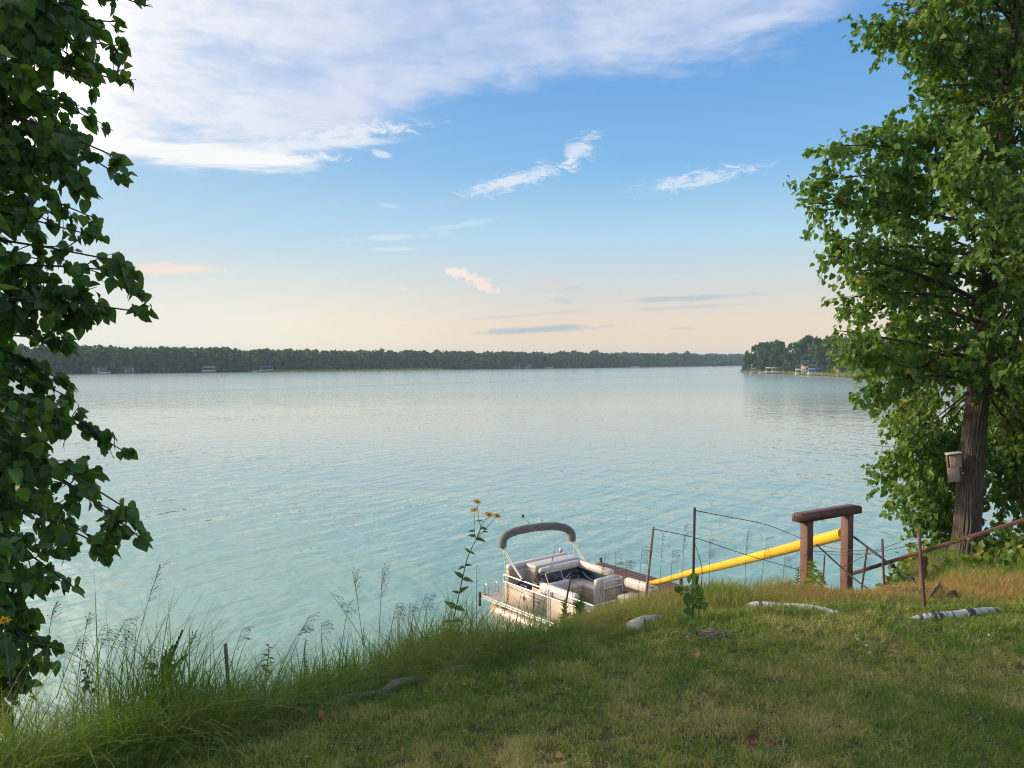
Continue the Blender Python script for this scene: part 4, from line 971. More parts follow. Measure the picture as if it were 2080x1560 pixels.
log([(1930, 1218), (1938, 1213)], .034, 'charred round log end on the dry bank', 'charred', 'log_end', lift=1.0, seed=10, taper=(.8, 1, .8), sink=0)
log([(1958, 1158), (1992, 1150)], .020, 'thin pale branch lying below the big trunk', 'grey_stem', 'fallen_branch', lift=2, seed=11)
p = at(1789, 1200, 8.0); o = MB().tube([[0, 0, -.15], [0, 0, .04]], .04, 12).build('stump', M['grey_wood'], None, loc=tuple(float(v) for v in p)); tag(o, 'small pale cut stump behind the middle rusty stake', 'stump')
def undergrowth():
    r = np.random.default_rng(15); V0, P0, T0 = crown_template(90, 140, 'round', .26); Vs, Ps, Ts = [], [], []; n0 = 0
    for px in np.linspace(1512, 1990, 110):
        for inl in (5, 10, 17):
            p = on_point(px + r.uniform(-3, 3), inl + r.uniform(-2, 2)); h_ = r.uniform(2.0, 4.2); q = r.uniform(.9, 1.5) * h_
            Vs.append(np.stack([V0[:, 0] * q + p[0], V0[:, 1] * q + p[1], (V0[:, 2] - .15) * h_ * 1.1 + p[2]], -1)); Ps.append(P0 + n0); Ts.append(np.clip(T0 + r.uniform(-.3, .2), 0, 1)); n0 += len(V0)
    tag(link('undergrowth', mesh_np('undergrowth', np.vstack(Vs), [np.vstack(Ps)], M['far_leaf'], np.concatenate(Ts))), 'dark bushes filling the ground under the trees of the point', None, None, 'stuff')
undergrowth()

# ------------------------------------------------------------------ grass
def blades(P, h_, wdt, lean, tint, segs=2, curl=1.0, seed=1):
    """P roots (n,3); tapered, bent blades"""
    r = np.random.default_rng(seed); n = len(P)
    a = r.uniform(0, 6.283, n); side = np.stack([np.cos(a), np.sin(a), np.zeros(n)], -1)
    V = []
    for k in range(segs + 1):
        t = k / segs
        c = P + np.stack([lean[:, 0] * h_ * t ** (1 + curl), lean[:, 1] * h_ * t ** (1 + curl), h_ * (t - .5 * np.minimum(1.3, np.hypot(lean[:, 0], lean[:, 1])) * t ** 2.2 * .8)], -1)
        if k < segs:
            wv_ = (wdt * (1 - t ** 1.5) * .5)[:, None]; V += [c - side * wv_, c + side * wv_]
        else: V.append(c)
    k_ = 2 * segs + 1; V = np.stack(V, 1).reshape(-1, 3)
    b0 = (np.arange(n) * k_)[:, None]; T = []
    for k in range(segs - 1): T += [[2 * k, 2 * k + 1, 2 * k + 3], [2 * k, 2 * k + 3, 2 * k + 2]]
    T.append([2 * segs - 2, 2 * segs - 1, 2 * segs])
    Tt = np.array(T); return V, (b0[:, None, :] + Tt[None]).reshape(-1, 3), np.repeat(tint, k_)
def gr(name, label, parts, mt):
    Vs, Ps, Ts = [], [], []; n0 = 0
    for V, P, T in parts: Vs.append(V); Ps.append(P + n0); Ts.append(T); n0 += len(V)
    return tag(link(name, mesh_np(name, np.vstack(Vs), [np.vstack(Ps)], mt, np.concatenate(Ts))), label, None, None, 'stuff')

def lawn():
    r = np.random.default_rng(21)
    n = 760000
    Y = 2.6 * np.exp(r.random(n) * math.log(8.2 / 2.6)); x = (r.random(n) * 2 - 1) * (Y * .70 + .9)
    keep = (Y < border(x) + r.normal(0, .05, n)) & (Y > .3)
    tuft = vnoise(x * 15 + 3, Y * 15, 46) * .6 + vnoise(x * 38, Y * 38, 47) * .4
    keep &= r.random(n) < np.clip(1.15 - (Y - 3.5) * .14, .5, 1) * np.clip((tuft - .22) * 3.2, .12, 1)
    x, Y = x[keep], Y[keep]; n = len(x)
    P = np.stack([x, Y, gz(x, Y) - .004], -1)
    dry = fbm(x * .9 + 20, Y * 1.3 + 9, 40, 4); fine_ = fbm(x * 5 + 7, Y * 5, 44, 3); tuft = vnoise(x * 15 + 3, Y * 15, 46) * .6 + vnoise(x * 38, Y * 38, 47) * .4
    # dry middle, greener towards the log line and lower left edge
    toward = np.clip((border(x) - Y) / 1.6, 0, 1)
    t = .27 + .44 * np.clip((dry - .36) * 2.6, 0, 1) * (.35 + .65 * toward) + (fine_ - .5) * .7 + r.normal(0, .19, n)
    t -= .12 * np.clip((x - 1.5) / 2, 0, 1)
    straw = r.random(n) < .09; t[straw] += .45
    h_ = r.uniform(.016, .056, n) * (.35 + .7 * fine_ + .75 * tuft) * (1 + .5 * (toward < .12))
    lean = r.normal(0, .55, (n, 2)); wd = r.uniform(.0032, .0058, n) * (1 + (Y - 3) * .09)
    return blades(P, h_, wd, lean, np.clip(t, 0, 1), 2, .8, 22)
gr('lawn_grass', 'mown lawn of mixed green and dry grass', [lawn()], M['lawn_grass'])

def bank():
    r = np.random.default_rng(31); parts = []
    def field(n, y0, y1, hlo, hhi, wlo, whi, leansd, segs, xlo, xhi, seed, clump=2.2, tsh=0.0, from_edge=False):
        x = r.uniform(xlo, xhi, n); o = r.uniform(y0, y1, n)
        Y = (edge(x) if from_edge else border(x)) + o
        keep = vnoise(x * clump + 30, Y * clump + 30, 50) > r.uniform(.05, .65, n); keep &= Y < edge(x) + 3.0
        x, Y, o = x[keep], Y[keep], o[keep]; n = len(x)
        P = np.stack([x, Y, gz(x, Y) - .01], -1)
        cl = vnoise(x * 1.1 + 5, Y * 1.1, 52)
        # height along the bank: tall on the left, short in front of the boat, middling towards the gate
        hx = np.interp(x, [-5, -2.4, -1.2, -.6, -.1, .3, .75, 1.3, 2.2, 2.6, 3.0, 3.6, 4.2, 5, 8], [1.3, 1.25, 1.15, .92, .62, .42, .48, .64, .62, .46, .26, .18, .22, .45, .65])
        h_ = r.uniform(hlo, hhi, n) * hx * (.55 + .8 * cl)
        dr = np.interp(x, [-3, -.5, .6, 1.4, 2.4, 3.4, 4.6, 6, 8], [.36, .38, .42, .52, .62, .74, .70, .50, .42])
        far_ = np.clip((Y - border(x)) / 2.2, 0, 1)
        t = dr + (fbm(x * 1.6 + 11, Y * 1.6, 54, 3) - .5) * .8 + r.normal(0, .12, n) + tsh
        green_r = (x > 4.2) & (Y > 8.0); t = np.where(green_r, t - .22, t)
        wind = np.stack([.12 + r.normal(0, leansd * 1.25, n), r.normal(-.05, leansd * 1.25, n)], -1)
        parts.append(blades(P, h_, r.uniform(wlo, whi, n), wind, np.clip(t, 0, 1), segs, 1.0, seed))
    field(60000, -.10, .9, .12, .30, .0035, .0060, .55, 3, -5.0, 8.5, 61)
    field(78000, .15, 2.6, .20, .52, .0040, .0075, .45, 4, -5.0, 8.5, 62)
    field(30000, -.17, .02, .05, .13, .003, .0052, .7, 3, -2.4, 8.0, 68, 3.0, -.18)        # short tufts half hiding the logs
    field(14000, .0, 1.3, .22, .46, .0035, .0065, .5, 4, -2.6, 1.0, 69, 2.5, -.05)
    field(24000, .35, 2.6, .40, .85, .0060, .0120, .28, 4, -5.0, .2, 63)           # broad upright blades on the left
    field(9000, -.05, 1.2, .30, .60, .0025, .0040, .95, 5, -4.0, 1.2, 64, 3.0, .12)      # long flopped strands
    field(26000, -.10, .55, .08, .20, .0035, .0055, .7, 3, -3.0, 8.0, 65, 4.0, -.12)     # thick green fringe by the logs
    field(24000, .2, 3.2, .20, .46, .0030, .0050, .5, 4, 1.0, 8.5, 66, 3.0, .16)
    field(18000, -.6, 1.4, .18, .42, .0040, .0070, .5, 4, .4, 8.5, 67, 2.4, .0, True)
    gr('bank_grass', 'long uncut grass along the edge of the bank', parts, M['bank_grass'])
bank()

# ------------------------------------------------------------------ trees near the camera
LEAF_FULL = [leaf_full(.18, .22, .05), leaf_full(.32, .38, -.06), leaf_full(.10, .12, .09)]
LEAF_LOW = leaf_low(.24, .3)
def in_view(P):
    cp, sp = math.cos(PITCH), math.sin(PITCH); z = P[:, 2] - EYE
    dep = cp * P[:, 1] - sp * z; up = sp * P[:, 1] + cp * z
    px = 1040 + F * P[:, 0] / np.maximum(dep, .01); py = 780 - F * up / np.maximum(dep, .01)
    return (dep > .3) & (px > 5) & (px < 2075) & (py > 5) & (py < 1555), dep

def leafy_tree(name, label, base_, trunk_pts, trunk_r, limbs, leaf_size, leaf_n, mt, templates, seed, ntwig=12, twig_len=(.35, .9), droop=.35, solo=300, tint_mu=.42, sides=8, bark=None, twig_mat='twig', up=0.0, prune=None, jit=.42):
    """limbs: list of (attach point, end point, radius). Leaves on twigs on limbs."""
    r = np.random.default_rng(seed)
    root = empty(name, base_, label, 'tree'); o0 = np.array(base_)
    if bark is not None: bark(root)
    else: smooth_by_angle(MB().tube(np.array(trunk_pts) - o0, trunk_r, 12).build('trunk', M['bark'], root), 60)
    tw = MB(); LP, LT, LN, LS, LC = [], [], [], [], []
    for (a_, e_, rad) in limbs:
        a_, e_ = np.asarray(a_), np.asarray(e_); d = e_ - a_; L = np.linalg.norm(d)
        mid_ = (a_ + e_) / 2 + np.array([0, 0, .10 * L]) + r.normal(0, .05 * L, 3)
        C = bez(a_, mid_, e_, 9); 
        smooth_by_angle(MB().tube(C - o0, np.linspace(rad, .006, 9), 6).build('limb', M[twig_mat], root), 60) if rad > .02 else tw.tube(C - o0, np.linspace(rad, .004, 9), 5, False)
        limb_t = r.normal(0, .14)
        nt_ = max(4, int(ntwig * (.5 + .5 * min(1.6, L / 1.6))))
        for k in range(nt_):
            t = 1 - (r.random() ** 1.25) * .66 if k > 1 else 1.0
            p0 = (1 - t) ** 2 * a_ + 2 * t * (1 - t) * mid_ + t ** 2 * e_
            dirn = norm(norm(d) * r.uniform(.3, 1.1) + r.normal(0, .62, 3) + np.array([0, 0, -droop * .5 + up]))
            tl = r.uniform(*twig_len) * (1.12 - .62 * t)
            if k <= 1: dirn = norm(norm(d) + r.normal(0, .15, 3)); tl = twig_len[0] * .30
            p2 = p0 + dirn * tl + np.array([0, 0, -droop * tl * .45])
            if prune is not None and k > 1 and prune(np.array([p2]))[0]: continue
            tp = bez(p0, p0 + dirn * tl * .55, p2, 5); tw.tube(tp - o0, [.0045, .004, .0033, .0028, .002], 3, False)
            m_ = max(3, int(leaf_n * tl * r.uniform(.75, 1.25)))
            u = np.sort(r.random(m_)) ** .8; q = (1 - u)[:, None] ** 2 * p0 + 2 * (u * (1 - u))[:, None] * (p0 + dirn * tl * .55) + (u ** 2)[:, None] * p2
            q = q + r.normal(0, leaf_size * jit, (m_, 3))
            out = norm(dirn * .6 + r.normal(0, .55, (m_, 3)) + np.array([0, 0, -.75 * droop / .35]))
            LP.append(q); LT.append(out); LN.append(r.normal(0, .55, (m_, 3)) + np.array([0, -.35, .75])); LS.append(leaf_size * r.uniform(.62, 1.22, m_)); LC.append(r.normal(tint_mu + limb_t, .17, m_))
    tw.build('twigs', M[twig_mat], root)['kind'] = 'stuff'
    P = np.vstack(LP); R = frames(np.vstack(LT), np.vstack(LN)); S = np.concatenate(LS); C = np.concatenate(LC)
    if prune is not None:
        ok = ~prune(P); P, R, S, C = P[ok], R[ok], S[ok], C[ok]
    odd = r.random(len(C)) < .002; C[odd] = 1.0; C = np.clip(C, 0, 1)
    vis, dep = in_view(P)
    score = np.where(vis, S / np.maximum(dep, .1), 0); order = np.argsort(-score); solo_i = order[:solo]; rest = np.ones(len(P), bool); rest[solo_i] = False
    ti = r.integers(0, len(templates), len(P)); Vs, Ps, Ts = [], [], []; n0 = 0
    for k, (Vt, Tt) in enumerate(templates):
        s_ = rest & (ti == k)
        V, Pp, T = scatter(Vt, Tt, P[s_] - o0, R[s_], S[s_], C[s_]); Vs.append(V); Ps.append(Pp + n0); Ts.append(T); n0 += len(V)
    link('crown', mesh_np('crown', np.vstack(Vs), [np.vstack(Ps)], mt, np.concatenate(Ts)), root)['kind'] = 'stuff'
    lm = {}
    for i in solo_i:
        key = (int(ti[i]), int(C[i] * 5.99))
        if key not in lm:
            Vt, Tt = templates[key[0]]; lm[key] = mesh_np('leaf', Vt, [Tt], mt, np.full(len(Vt), (key[1] + .5) / 6))
        o = link('leaf', lm[key], root); Rm = R[i] * S[i]
        o.matrix_local = Matrix([[*Rm[0], P[i][0] - o0[0]], [*Rm[1], P[i][1] - o0[1]], [*Rm[2], P[i][2] - o0[2]], [0, 0, 0, 1]])
    return root, len(P)

# big tree on the right
TR_PX = [(1958, 1125, .235), (1964, 1075, .215), (1969, 1000, .205), (1977, 900, .19), (1985, 820, .18), (1998, 700, .168), (2010, 570, .155), (2022, 430, .145), (2036, 300, .13), (2052, 150, .11), (2064, 0, .095), (2080, -200, .07), (2095, -420, .04), (2100, -600, .012)]
TY = 10.5
TR_PX = [(a_, b_, c_ * .78) for a_, b_, c_ in TR_PX]
RT = np.array([at(px, py, TY) for px, py, _ in TR_PX]); RB = RT[0].copy(); RB[2] = float(gz(RB[0], RB[1])) - .05
RT[0][2] = RB[2] - .15
def right_bark(root):
    C = cat_rom(RT, 22); n = len(C); rad = np.interp(np.linspace(0, 1, n), np.linspace(0, 1, len(TR_PX)), [q[2] for q in TR_PX]); S = 150
    mb = MB().tube(C - RB, rad, S, True); V = mb.V[0]
    a = np.tile(np.linspace(0, 2 * math.pi, S, endpoint=False), n); hgt = np.repeat(np.concatenate([[0], np.cumsum(np.linalg.norm(np.diff(C, axis=0), axis=1))]), S)
    wob = (fbm(hgt * 2.2, a * 0 + 3, 70, 2) - .5) * 1.2
    u = a * 30 / (2 * math.pi)
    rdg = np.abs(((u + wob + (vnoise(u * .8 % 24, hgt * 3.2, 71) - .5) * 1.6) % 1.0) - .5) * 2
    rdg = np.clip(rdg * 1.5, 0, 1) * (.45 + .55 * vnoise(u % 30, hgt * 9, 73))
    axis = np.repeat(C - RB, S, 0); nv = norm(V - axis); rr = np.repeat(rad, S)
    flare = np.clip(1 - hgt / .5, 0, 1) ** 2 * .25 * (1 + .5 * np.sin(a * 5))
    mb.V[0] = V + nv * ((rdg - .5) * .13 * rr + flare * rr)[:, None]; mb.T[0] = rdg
    mb.build('trunk', M['bark'], root, smooth=True)
def trunk_at(py):
    ys_ = [q[1] for q in TR_PX][::-1]; return at(np.interp(py, ys_, [q[0] for q in TR_PX][::-1]), py, TY)
OUT = [(-500, 1780), (-300, 1760), (-120, 1720), (0, 1800), (60, 1830), (110, 1865), (180, 1858), (240, 1870), (290, 1790), (330, 1730), (400, 1720), (450, 1750), (520, 1740), (570, 1765), (620, 1760), (680, 1735), (760, 1770), (830, 1800), (880, 1830), (930, 1850), (990, 1850), (1040, 1900), (1100, 1925)]
def outl(py): return np.interp(py, [q[0] for q in OUT], [q[1] for q in OUT])
def before_trunk(P):
    """the bare lower trunk and the box on it stand free of leaves on the lawn side"""
    ys_ = RT[:, 2]; ax = np.interp(P[:, 2], ys_, RT[:, 0]); lo = float(at(1985, 1075, TY)[2]); hi = float(at(1985, 815, TY)[2])
    ls = ax + (P[:, 1] - TY) * .19
    return (P[:, 2] > lo) & (P[:, 2] < hi) & (P[:, 1] < TY + .15) & (P[:, 0] > ls - .52) & (P[:, 0] < ls + .30)
def right_tree():
    r = np.random.default_rng(41); limbs = []
    tips = [(1742, 48, 10), (1768, 76, 9.8), (1800, 12, 10.4), (1835, 84, 9.6), (1858, 128, 10.2), (1862, 182, 9.7), (1848, 205, 10.5), (1868, 236, 9.6), (1808, 268, 10.2), (1752, 278, 9.8), (1664, 305, 10.0), (1690, 296, 9.6),
            (1622, 412, 9.8), (1640, 432, 10.1), (1662, 368, 9.9), (1668, 480, 9.8), (1662, 520, 9.5), (1690, 512, 10.2), (1712, 548, 9.9), (1704, 606, 9.7), (1712, 625, 10.2), (1692, 672, 9.6), (1725, 720, 9.9), (1765, 745, 9.8), (1768, 785, 9.6),
            (1762, 816, 9.8), (1806, 845, 9.4), (1815, 890, 9.8), (1786, 932, 9.6), (1772, 968, 9.8), (1800, 1016, 9.5), (1850, 1004, 10.2), (1884, 1050, 10.0), (1880, 1090, 9.9)]
    for px, py, Y in tips:
        px += 16; Y += 1.1 if py > 835 else 0; e = at(px, py, Y); ap = py + (1985 - px) * r.uniform(.05, .35) if py < 800 else max(700, py - r.uniform(120, 260)); a = trunk_at(np.clip(ap, -450, 790))
        limbs.append((a, e, .026 + .010 * np.linalg.norm(e - a) / 3 if py < 835 else .013))
    for k in range(182):
        py = r.uniform(-520, 1000); lo = outl(py) + 40; px = r.uniform(lo, 2330); Y = r.uniform(8.3, 13.0) if px > lo + 70 else r.uniform(9.2, 11.6)
        if py > 740 and 1860 < px < 2060: continue
        e = at(px, py, Y); ap = np.clip(py + r.uniform(-30, 260), -450, 780); a = trunk_at(ap)
        limbs.append((a, e, .018 + .006 * r.random()))
    return leafy_tree('lime_tree', 'tall broadleaf tree with thick furrowed leaning trunk at the right edge', RB, None, None, limbs, .080, 46, M['tree_leaf'], [LEAF_LOW, leaf_low(.35, .5), leaf_low(.1, .1)], 43, 16, (.35, .95), .32, 300, .54, bark=right_bark, prune=before_trunk)
rt, n_r = right_tree()

# undergrowth trees with pale stems behind it
def back_tree(base_px, Y, stems, region, seed, label, n=34):
    r = np.random.default_rng(seed); B = at(*base_px, Y); B[2] = float(gz(B[0], B[1])) - .05; limbs = []
    top = at(*stems[0][-1][:2], stems[0][-1][2])
    for st_ in stems[1:]:
        pass
    for k in range(n):
        py = r.uniform(region[2], region[3]); px = r.uniform(region[0], region[1]); Yd = Y + r.uniform(-1.0, 1.3)
        e = at(px, py, Yd); t = r.uniform(.25, 1.0); a = B + (top - B) * t * .8; limbs.append((a, e, .012))
    pts = cat_rom([B] + [at(*q) for q in stems[0]], 5)
    rt_, n_ = leafy_tree('young_tree', label, B, pts, np.linspace(.045, .012, len(pts)), limbs, .080, 38, M['tree_leaf'], [LEAF_LOW, leaf_low(.35, .5)], seed + 1, 13, (.3, .8), .34, 120, .34, twig_mat='grey_stem', prune=before_trunk)
    for st_ in stems[1:]:
        c = cat_rom([at(*q) for q in st_], 5); smooth_by_angle(MB().tube(c - B, np.linspace(.035, .010, len(c)), 8).build('stem', M['grey_stem'], rt_), 60)
    return n_
back_tree((2090, 1080), 12.2, [[(2075, 1000, 12.2), (2058, 920, 12.2), (2040, 850, 12.2), (2025, 780, 12.2)], [(2085, 1060, 12.1), (2062, 960, 12.0), (2035, 880, 12.0)]], (2000, 2330, 680, 1100), 47, 'slim young tree with pale grey stems behind the thick trunk', 95)
back_tree((1925, 1120), 11.8, [[(1918, 1080, 11.7), (1905, 1020, 11.6), (1890, 950, 11.5)]], (1830, 1975, 830, 1095), 49, 'leafy sapling filling the gap left of the thick trunk', 30)

# tree on the left
LTB = np.array([-5.1, 5.0, 0.0]); LTB[2] = float(gz(LTB[0], LTB[1])) - .1
LT_ = np.array([LTB, [-5.05, 5.0, 5.0], [-4.95, 5.05, 7.0], [-4.9, 5.1, 9.5], [-4.85, 5.1, 12.0], [-4.9, 5.1, 14.5]])
LOUT = [(-260, 300), (-100, 240), (0, 215), (60, 175), (110, 165), (170, 165), (220, 150), (300, 165), (380, 130), (450, 120), (520, 140), (570, 110), (630, 40), (700, 40), (760, 20), (830, 40), (900, 90), (970, 110), (1030, 130), (1100, 110), (1160, 80), (1220, 50), (1300, 45), (1370, 25)]
TIPX = [(-400, 360), (0, 325), (40, 270), (100, 265), (170, 288), (200, 218), (240, 218), (300, 265), (360, 268), (400, 200), (470, 208), (520, 262), (560, 290), (600, 312), (640, 316), (660, 165), (720, 158), (830, 162), (860, 236), (920, 272), (960, 212), (1020, 282), (1100, 308), (1130, 238), (1190, 160), (1240, 105), (1310, 118), (1400, 85)]
def beyond_crown(P):
    dy = P[:, 1]; px = 1040 + F * P[:, 0] / dy; py = 731 - F * (P[:, 2] - EYE) / dy
    return (px > np.interp(py, [q[0] for q in TIPX], [q[1] for q in TIPX])) & (px < 700)
def left_tree():
    r = np.random.default_rng(51); limbs = []
    tips = [(318, 12), (250, 44), (258, 92), (278, 168), (206, 158), (198, 236), (262, 320), (258, 352), (172, 352), (204, 438), (196, 474), (284, 552), (262, 530), (314, 634), (232, 622), (214, 632), (140, 640), (152, 692), (136, 766), (146, 830), (150, 800), (236, 880), (268, 912), (206, 962), (168, 990),
            (276, 1030), (304, 1088), (226, 1106), (200, 1085), (170, 1190), (148, 1180), (80, 1238), (72, 1265), (112, 1312), (92, 1338), (66, 1372), (40, 1390)]
    for px, py in tips:
        px -= 24; Y = r.uniform(4.2, 5.4); e = at(px, py, Y); zt = e[2] + r.uniform(-.2, .9) if py < 700 else e[2] + r.uniform(.3, 1.4)
        a = np.array([np.interp(zt, LT_[:, 2], LT_[:, 0]), 5.0, np.clip(zt, 5.0, 14)]); limbs.append((a, e, .018))
    for k in range(270):
        py = r.uniform(-300, 1420); px = r.uniform(-420 if k % 5 < 2 else -90, np.interp(py, [q[0] for q in LOUT], [q[1] for q in LOUT]) - 24); Y = r.uniform(3.7, 6.6) if px < 40 else r.uniform(4.2, 5.8)
        e = at(px, py, Y); zt = e[2] + r.uniform(0, 1.2); a = np.array([np.interp(zt, LT_[:, 2], LT_[:, 0]), 5.0, np.clip(zt, 4.4, 14)])
        limbs.append((a, e, .014))
    for k in range(0):       # a few sprays nearer the camera
        py = r.choice([330, 420, 520, 560, 620, 660, 700, 760, 1240, 1320]); px = r.uniform(-60, 70 if py < 800 else 40); Y = r.uniform(2.9, 3.5)
        e = at(px, py, Y); limbs.append((np.array([-4.6, 4.6, e[2] + .9]), e, .012))
    for k in range(40):       # the rest of the crown above and outside the picture
        yy = r.uniform(2.5, 8.0); e = np.array([-.70 * yy - r.uniform(.7, 4.0), yy, r.uniform(7, 14.5)]); limbs.append((np.array([-4.9, 5.1, np.clip(e[2] - 1, 6, 14)]), e, .03))
    return leafy_tree('lime_tree', 'broadleaf tree hanging large dark leaves down the left edge', LTB, LT_, [.22, .2, .18, .14, .1, .04], limbs, .070, 46, M['lime_leaf'], LEAF_FULL, 53, 15, (.18, .46), .40, 300, .45, jit=.26, prune=beyond_crown)
lt, n_l = left_tree()
print('leaves', n_r, n_l)

# unseen trees added on the bank to the left, outside the picture, for shade
BK_V = crown_template(2600, 201, 'round', .085)
bk = mesh_np('shade_crown', BK_V[0], [BK_V[1]], M['tree_leaf'], BK_V[2]); bkt = trunk_piece(.6).mesh('shade_trunk', M['bark'])
for k, (x, y, h_, lab) in enumerate(((-12.5, 9.0, 8, 'dense unseen tree added at the waterline beyond the left tree'), (-17, 8.0, 10, 'round unseen tree added low on the left bank by the water'))):
    r_ = empty('shade_tree', (x, y, float(gz(x, y)) - .1), lab, 'tree', 'unseen trees added along the left bank for shade', k * 1.3)
    c_ = link('crown', bk, r_); c_.scale = (h_ * .9, h_ * .9, h_); t_ = link('trunk', bkt, r_); t_.scale = (h_, h_, h_)

# wooden box on the trunk
bp = at(1937, 950, TY - .10); bx = empty('bat_box', bp, 'flat two panelled wooden box fixed to the thick trunk', 'nest box', None, math.radians(-12))
bx.scale = (.86, .86, 1.0)
tilt = Matrix.Rotation(math.radians(-7), 4, 'Y')
def bpart(name, c, s, mt, bev=.004): return pbox(name, c, s, M[mt], bx, bev, tilt)
bpart('panel', (.012, -.05, .092), (.17, .02, .165), 'box_wood'); bpart('panel', (-.010, -.05, -.090), (.17, .02, .190), 'box_wood')
bpart('back', (.0, .03, .0), (.18, .02, .40), 'box_wood'); bpart('side', (.088, -.01, .0), (.016, .075, .37), 'grey_wood'); bpart('side', (-.088, -.01, .0), (.016, .075, .37), 'grey_wood')
bpart('lid', (-.02, -.03, .20), (.22, .15, .022), 'pvc'); MB().tube([[.06, .0, -.06], [.16, .03, -.075]], .012, 8).build('bracket', M['pvc'], bx)
bpart('mount_board', (.06, .07, .0), (.16, .06, .12), 'grey_wood')

# ------------------------------------------------------------------ single plants
LANCE = lance(); HEART = leaf_low(.25, .3)
def leaf_piece(name, parent, p, tip, nrm, size, mt, tint, tmpl):
    R = frames(np.array([tip], float), np.array([nrm], float))
    V, P, T = scatter(tmpl[0], tmpl[1], np.array([p], float), R, np.array([size]), np.array([tint]))
    return link(name, mesh_np(name, V, [P], mt, T), parent)
r = np.random.default_rng(91)
# sunflower plant
Yf = 5.45
def q(px, py, dy=0.0): return at(px, py, Yf + dy)
SB = q(908, 1300); sf = empty('sunflower_plant', SB, 'tall leggy wild sunflower with four yellow blooms before the water', 'flower')
STEMS = []
def stem_(pts, ra, rb, parent, o0, name='stem', mt='stem'):
    C = cat_rom(pts, 6); STEMS.append(cat_rom(pts, 24)); return MB().tube(C - o0, np.linspace(ra, rb, len(C)), 6).build(name, M[mt], parent)
stem_([q(906, 1312), q(925, 1240), q(938, 1182), q(950, 1132), q(967, 1096)], .0048, .0032, sf, SB)
fork = q(967, 1096)
for pts in ([fork, q(976, 1075), q(972, 1050), q(969, 1024)], [fork, q(963, 1072), q(965, 1040)], [fork, q(979, 1066), q(992, 1049)], [fork, q(985, 1076), q(1008, 1050)]):
    stem_(pts, .0028, .0018, sf, SB)
def bloom(parent, p, o0, face, rad):
    h = empty('bloom', p - o0, None, None); h.parent = parent; h['label'] = 'yellow daisy bloom'
    face = norm(np.array(face, float)); u = norm(np.cross(face, [0.2, 1, 0.1])); v = np.cross(face, u); n = 11
    for k in range(n):
        a = 2 * math.pi * k / n + r.normal(0, .08); d = u * math.cos(a) + v * math.sin(a); d = norm(d + face * r.uniform(.05, .35))
        leaf_piece('petal', h, d * rad * .18, d, face, rad * r.uniform(.85, 1.05), M['petal'], r.random(), lance(.20, .12))
    F_ = Vector(face).to_track_quat('Z', 'Y').to_matrix().to_4x4()
    c = MB().lathe([(.002, -.012), (rad * .2, -.008), (rad * .27, 0), (rad * .24, rad * .14), (rad * .12, rad * .22), (.001, rad * .24)], sides=10)
    c.V[0] = np.array([(F_ @ Vector(x))[:] for x in c.V[0]]); smooth_by_angle(c.build('flower_centre', M['flower_centre'], h)); return h
for px, py, fc in ((969, 1020, (.1, -.25, .9)), (964, 1036, (-.15, -.3, .9)), (993, 1046, (.35, -.45, .8)), (1009, 1048, (.2, -.3, .9))): bloom(sf, q(px, py), SB, fc, .034)
for px, py, dx, dz, sz in ((958, 1092, -1, .35, .062), (967, 1095, 1, .1, .075), (962, 1080, -1, .25, .045), (974, 1072, 1, .1, .055), (983, 1082, 1, .2, .04), (970, 1060, -1, .3, .03), (974, 1059, 1, .2, .028),
                           (955, 1123, -.5, .75, .05), (957, 1124, 1, -.25, .055), (946, 1152, -1, .15, .06), (949, 1150, 1, .2, .06), (941, 1175, -.8, .9, .085), (943, 1178, 1, -.05, .10),
                           (934, 1205, -.5, .25, .055), (933, 1204, .6, .7, .085), (922, 1236, -1, .9, .105), (924, 1236, .8, .05, .07), (926, 1232, 1, .25, .06), (914, 1262, -.9, .3, .075), (916, 1262, 1, .45, .085)):
    p = q(px, py); S_ = np.vstack(STEMS[:5]); p = S_[np.argmin(np.linalg.norm(S_ - p, axis=1))]; leaf_piece('leaf', sf, p - SB, (dx, r.normal(-.15, .3), dz), (r.normal(0, .3), -.5, .8), sz, M['weed_leaf'], r.uniform(.05, .3), lance(.24, .35))
for px, py in ((912, 1283), (927, 1285)): bloom(sf, q(px, py, -.1), SB, (.1, -.6, .7), .024)
# bloom in the left tree's lower edge
p = at(8, 1262, 3.6); o0 = np.array([p[0], p[1], float(gz(p[0], p[1]))]); s_ = empty('sunflower_plant', o0, 'single orange yellow bloom standing against the left tree', 'flower')
stem_([o0, (o0 + p) / 2 + [.03, 0, 0], p], .004, .002, s_, o0); bloom(s_, p, o0, (.05, -.25, .95), .034)

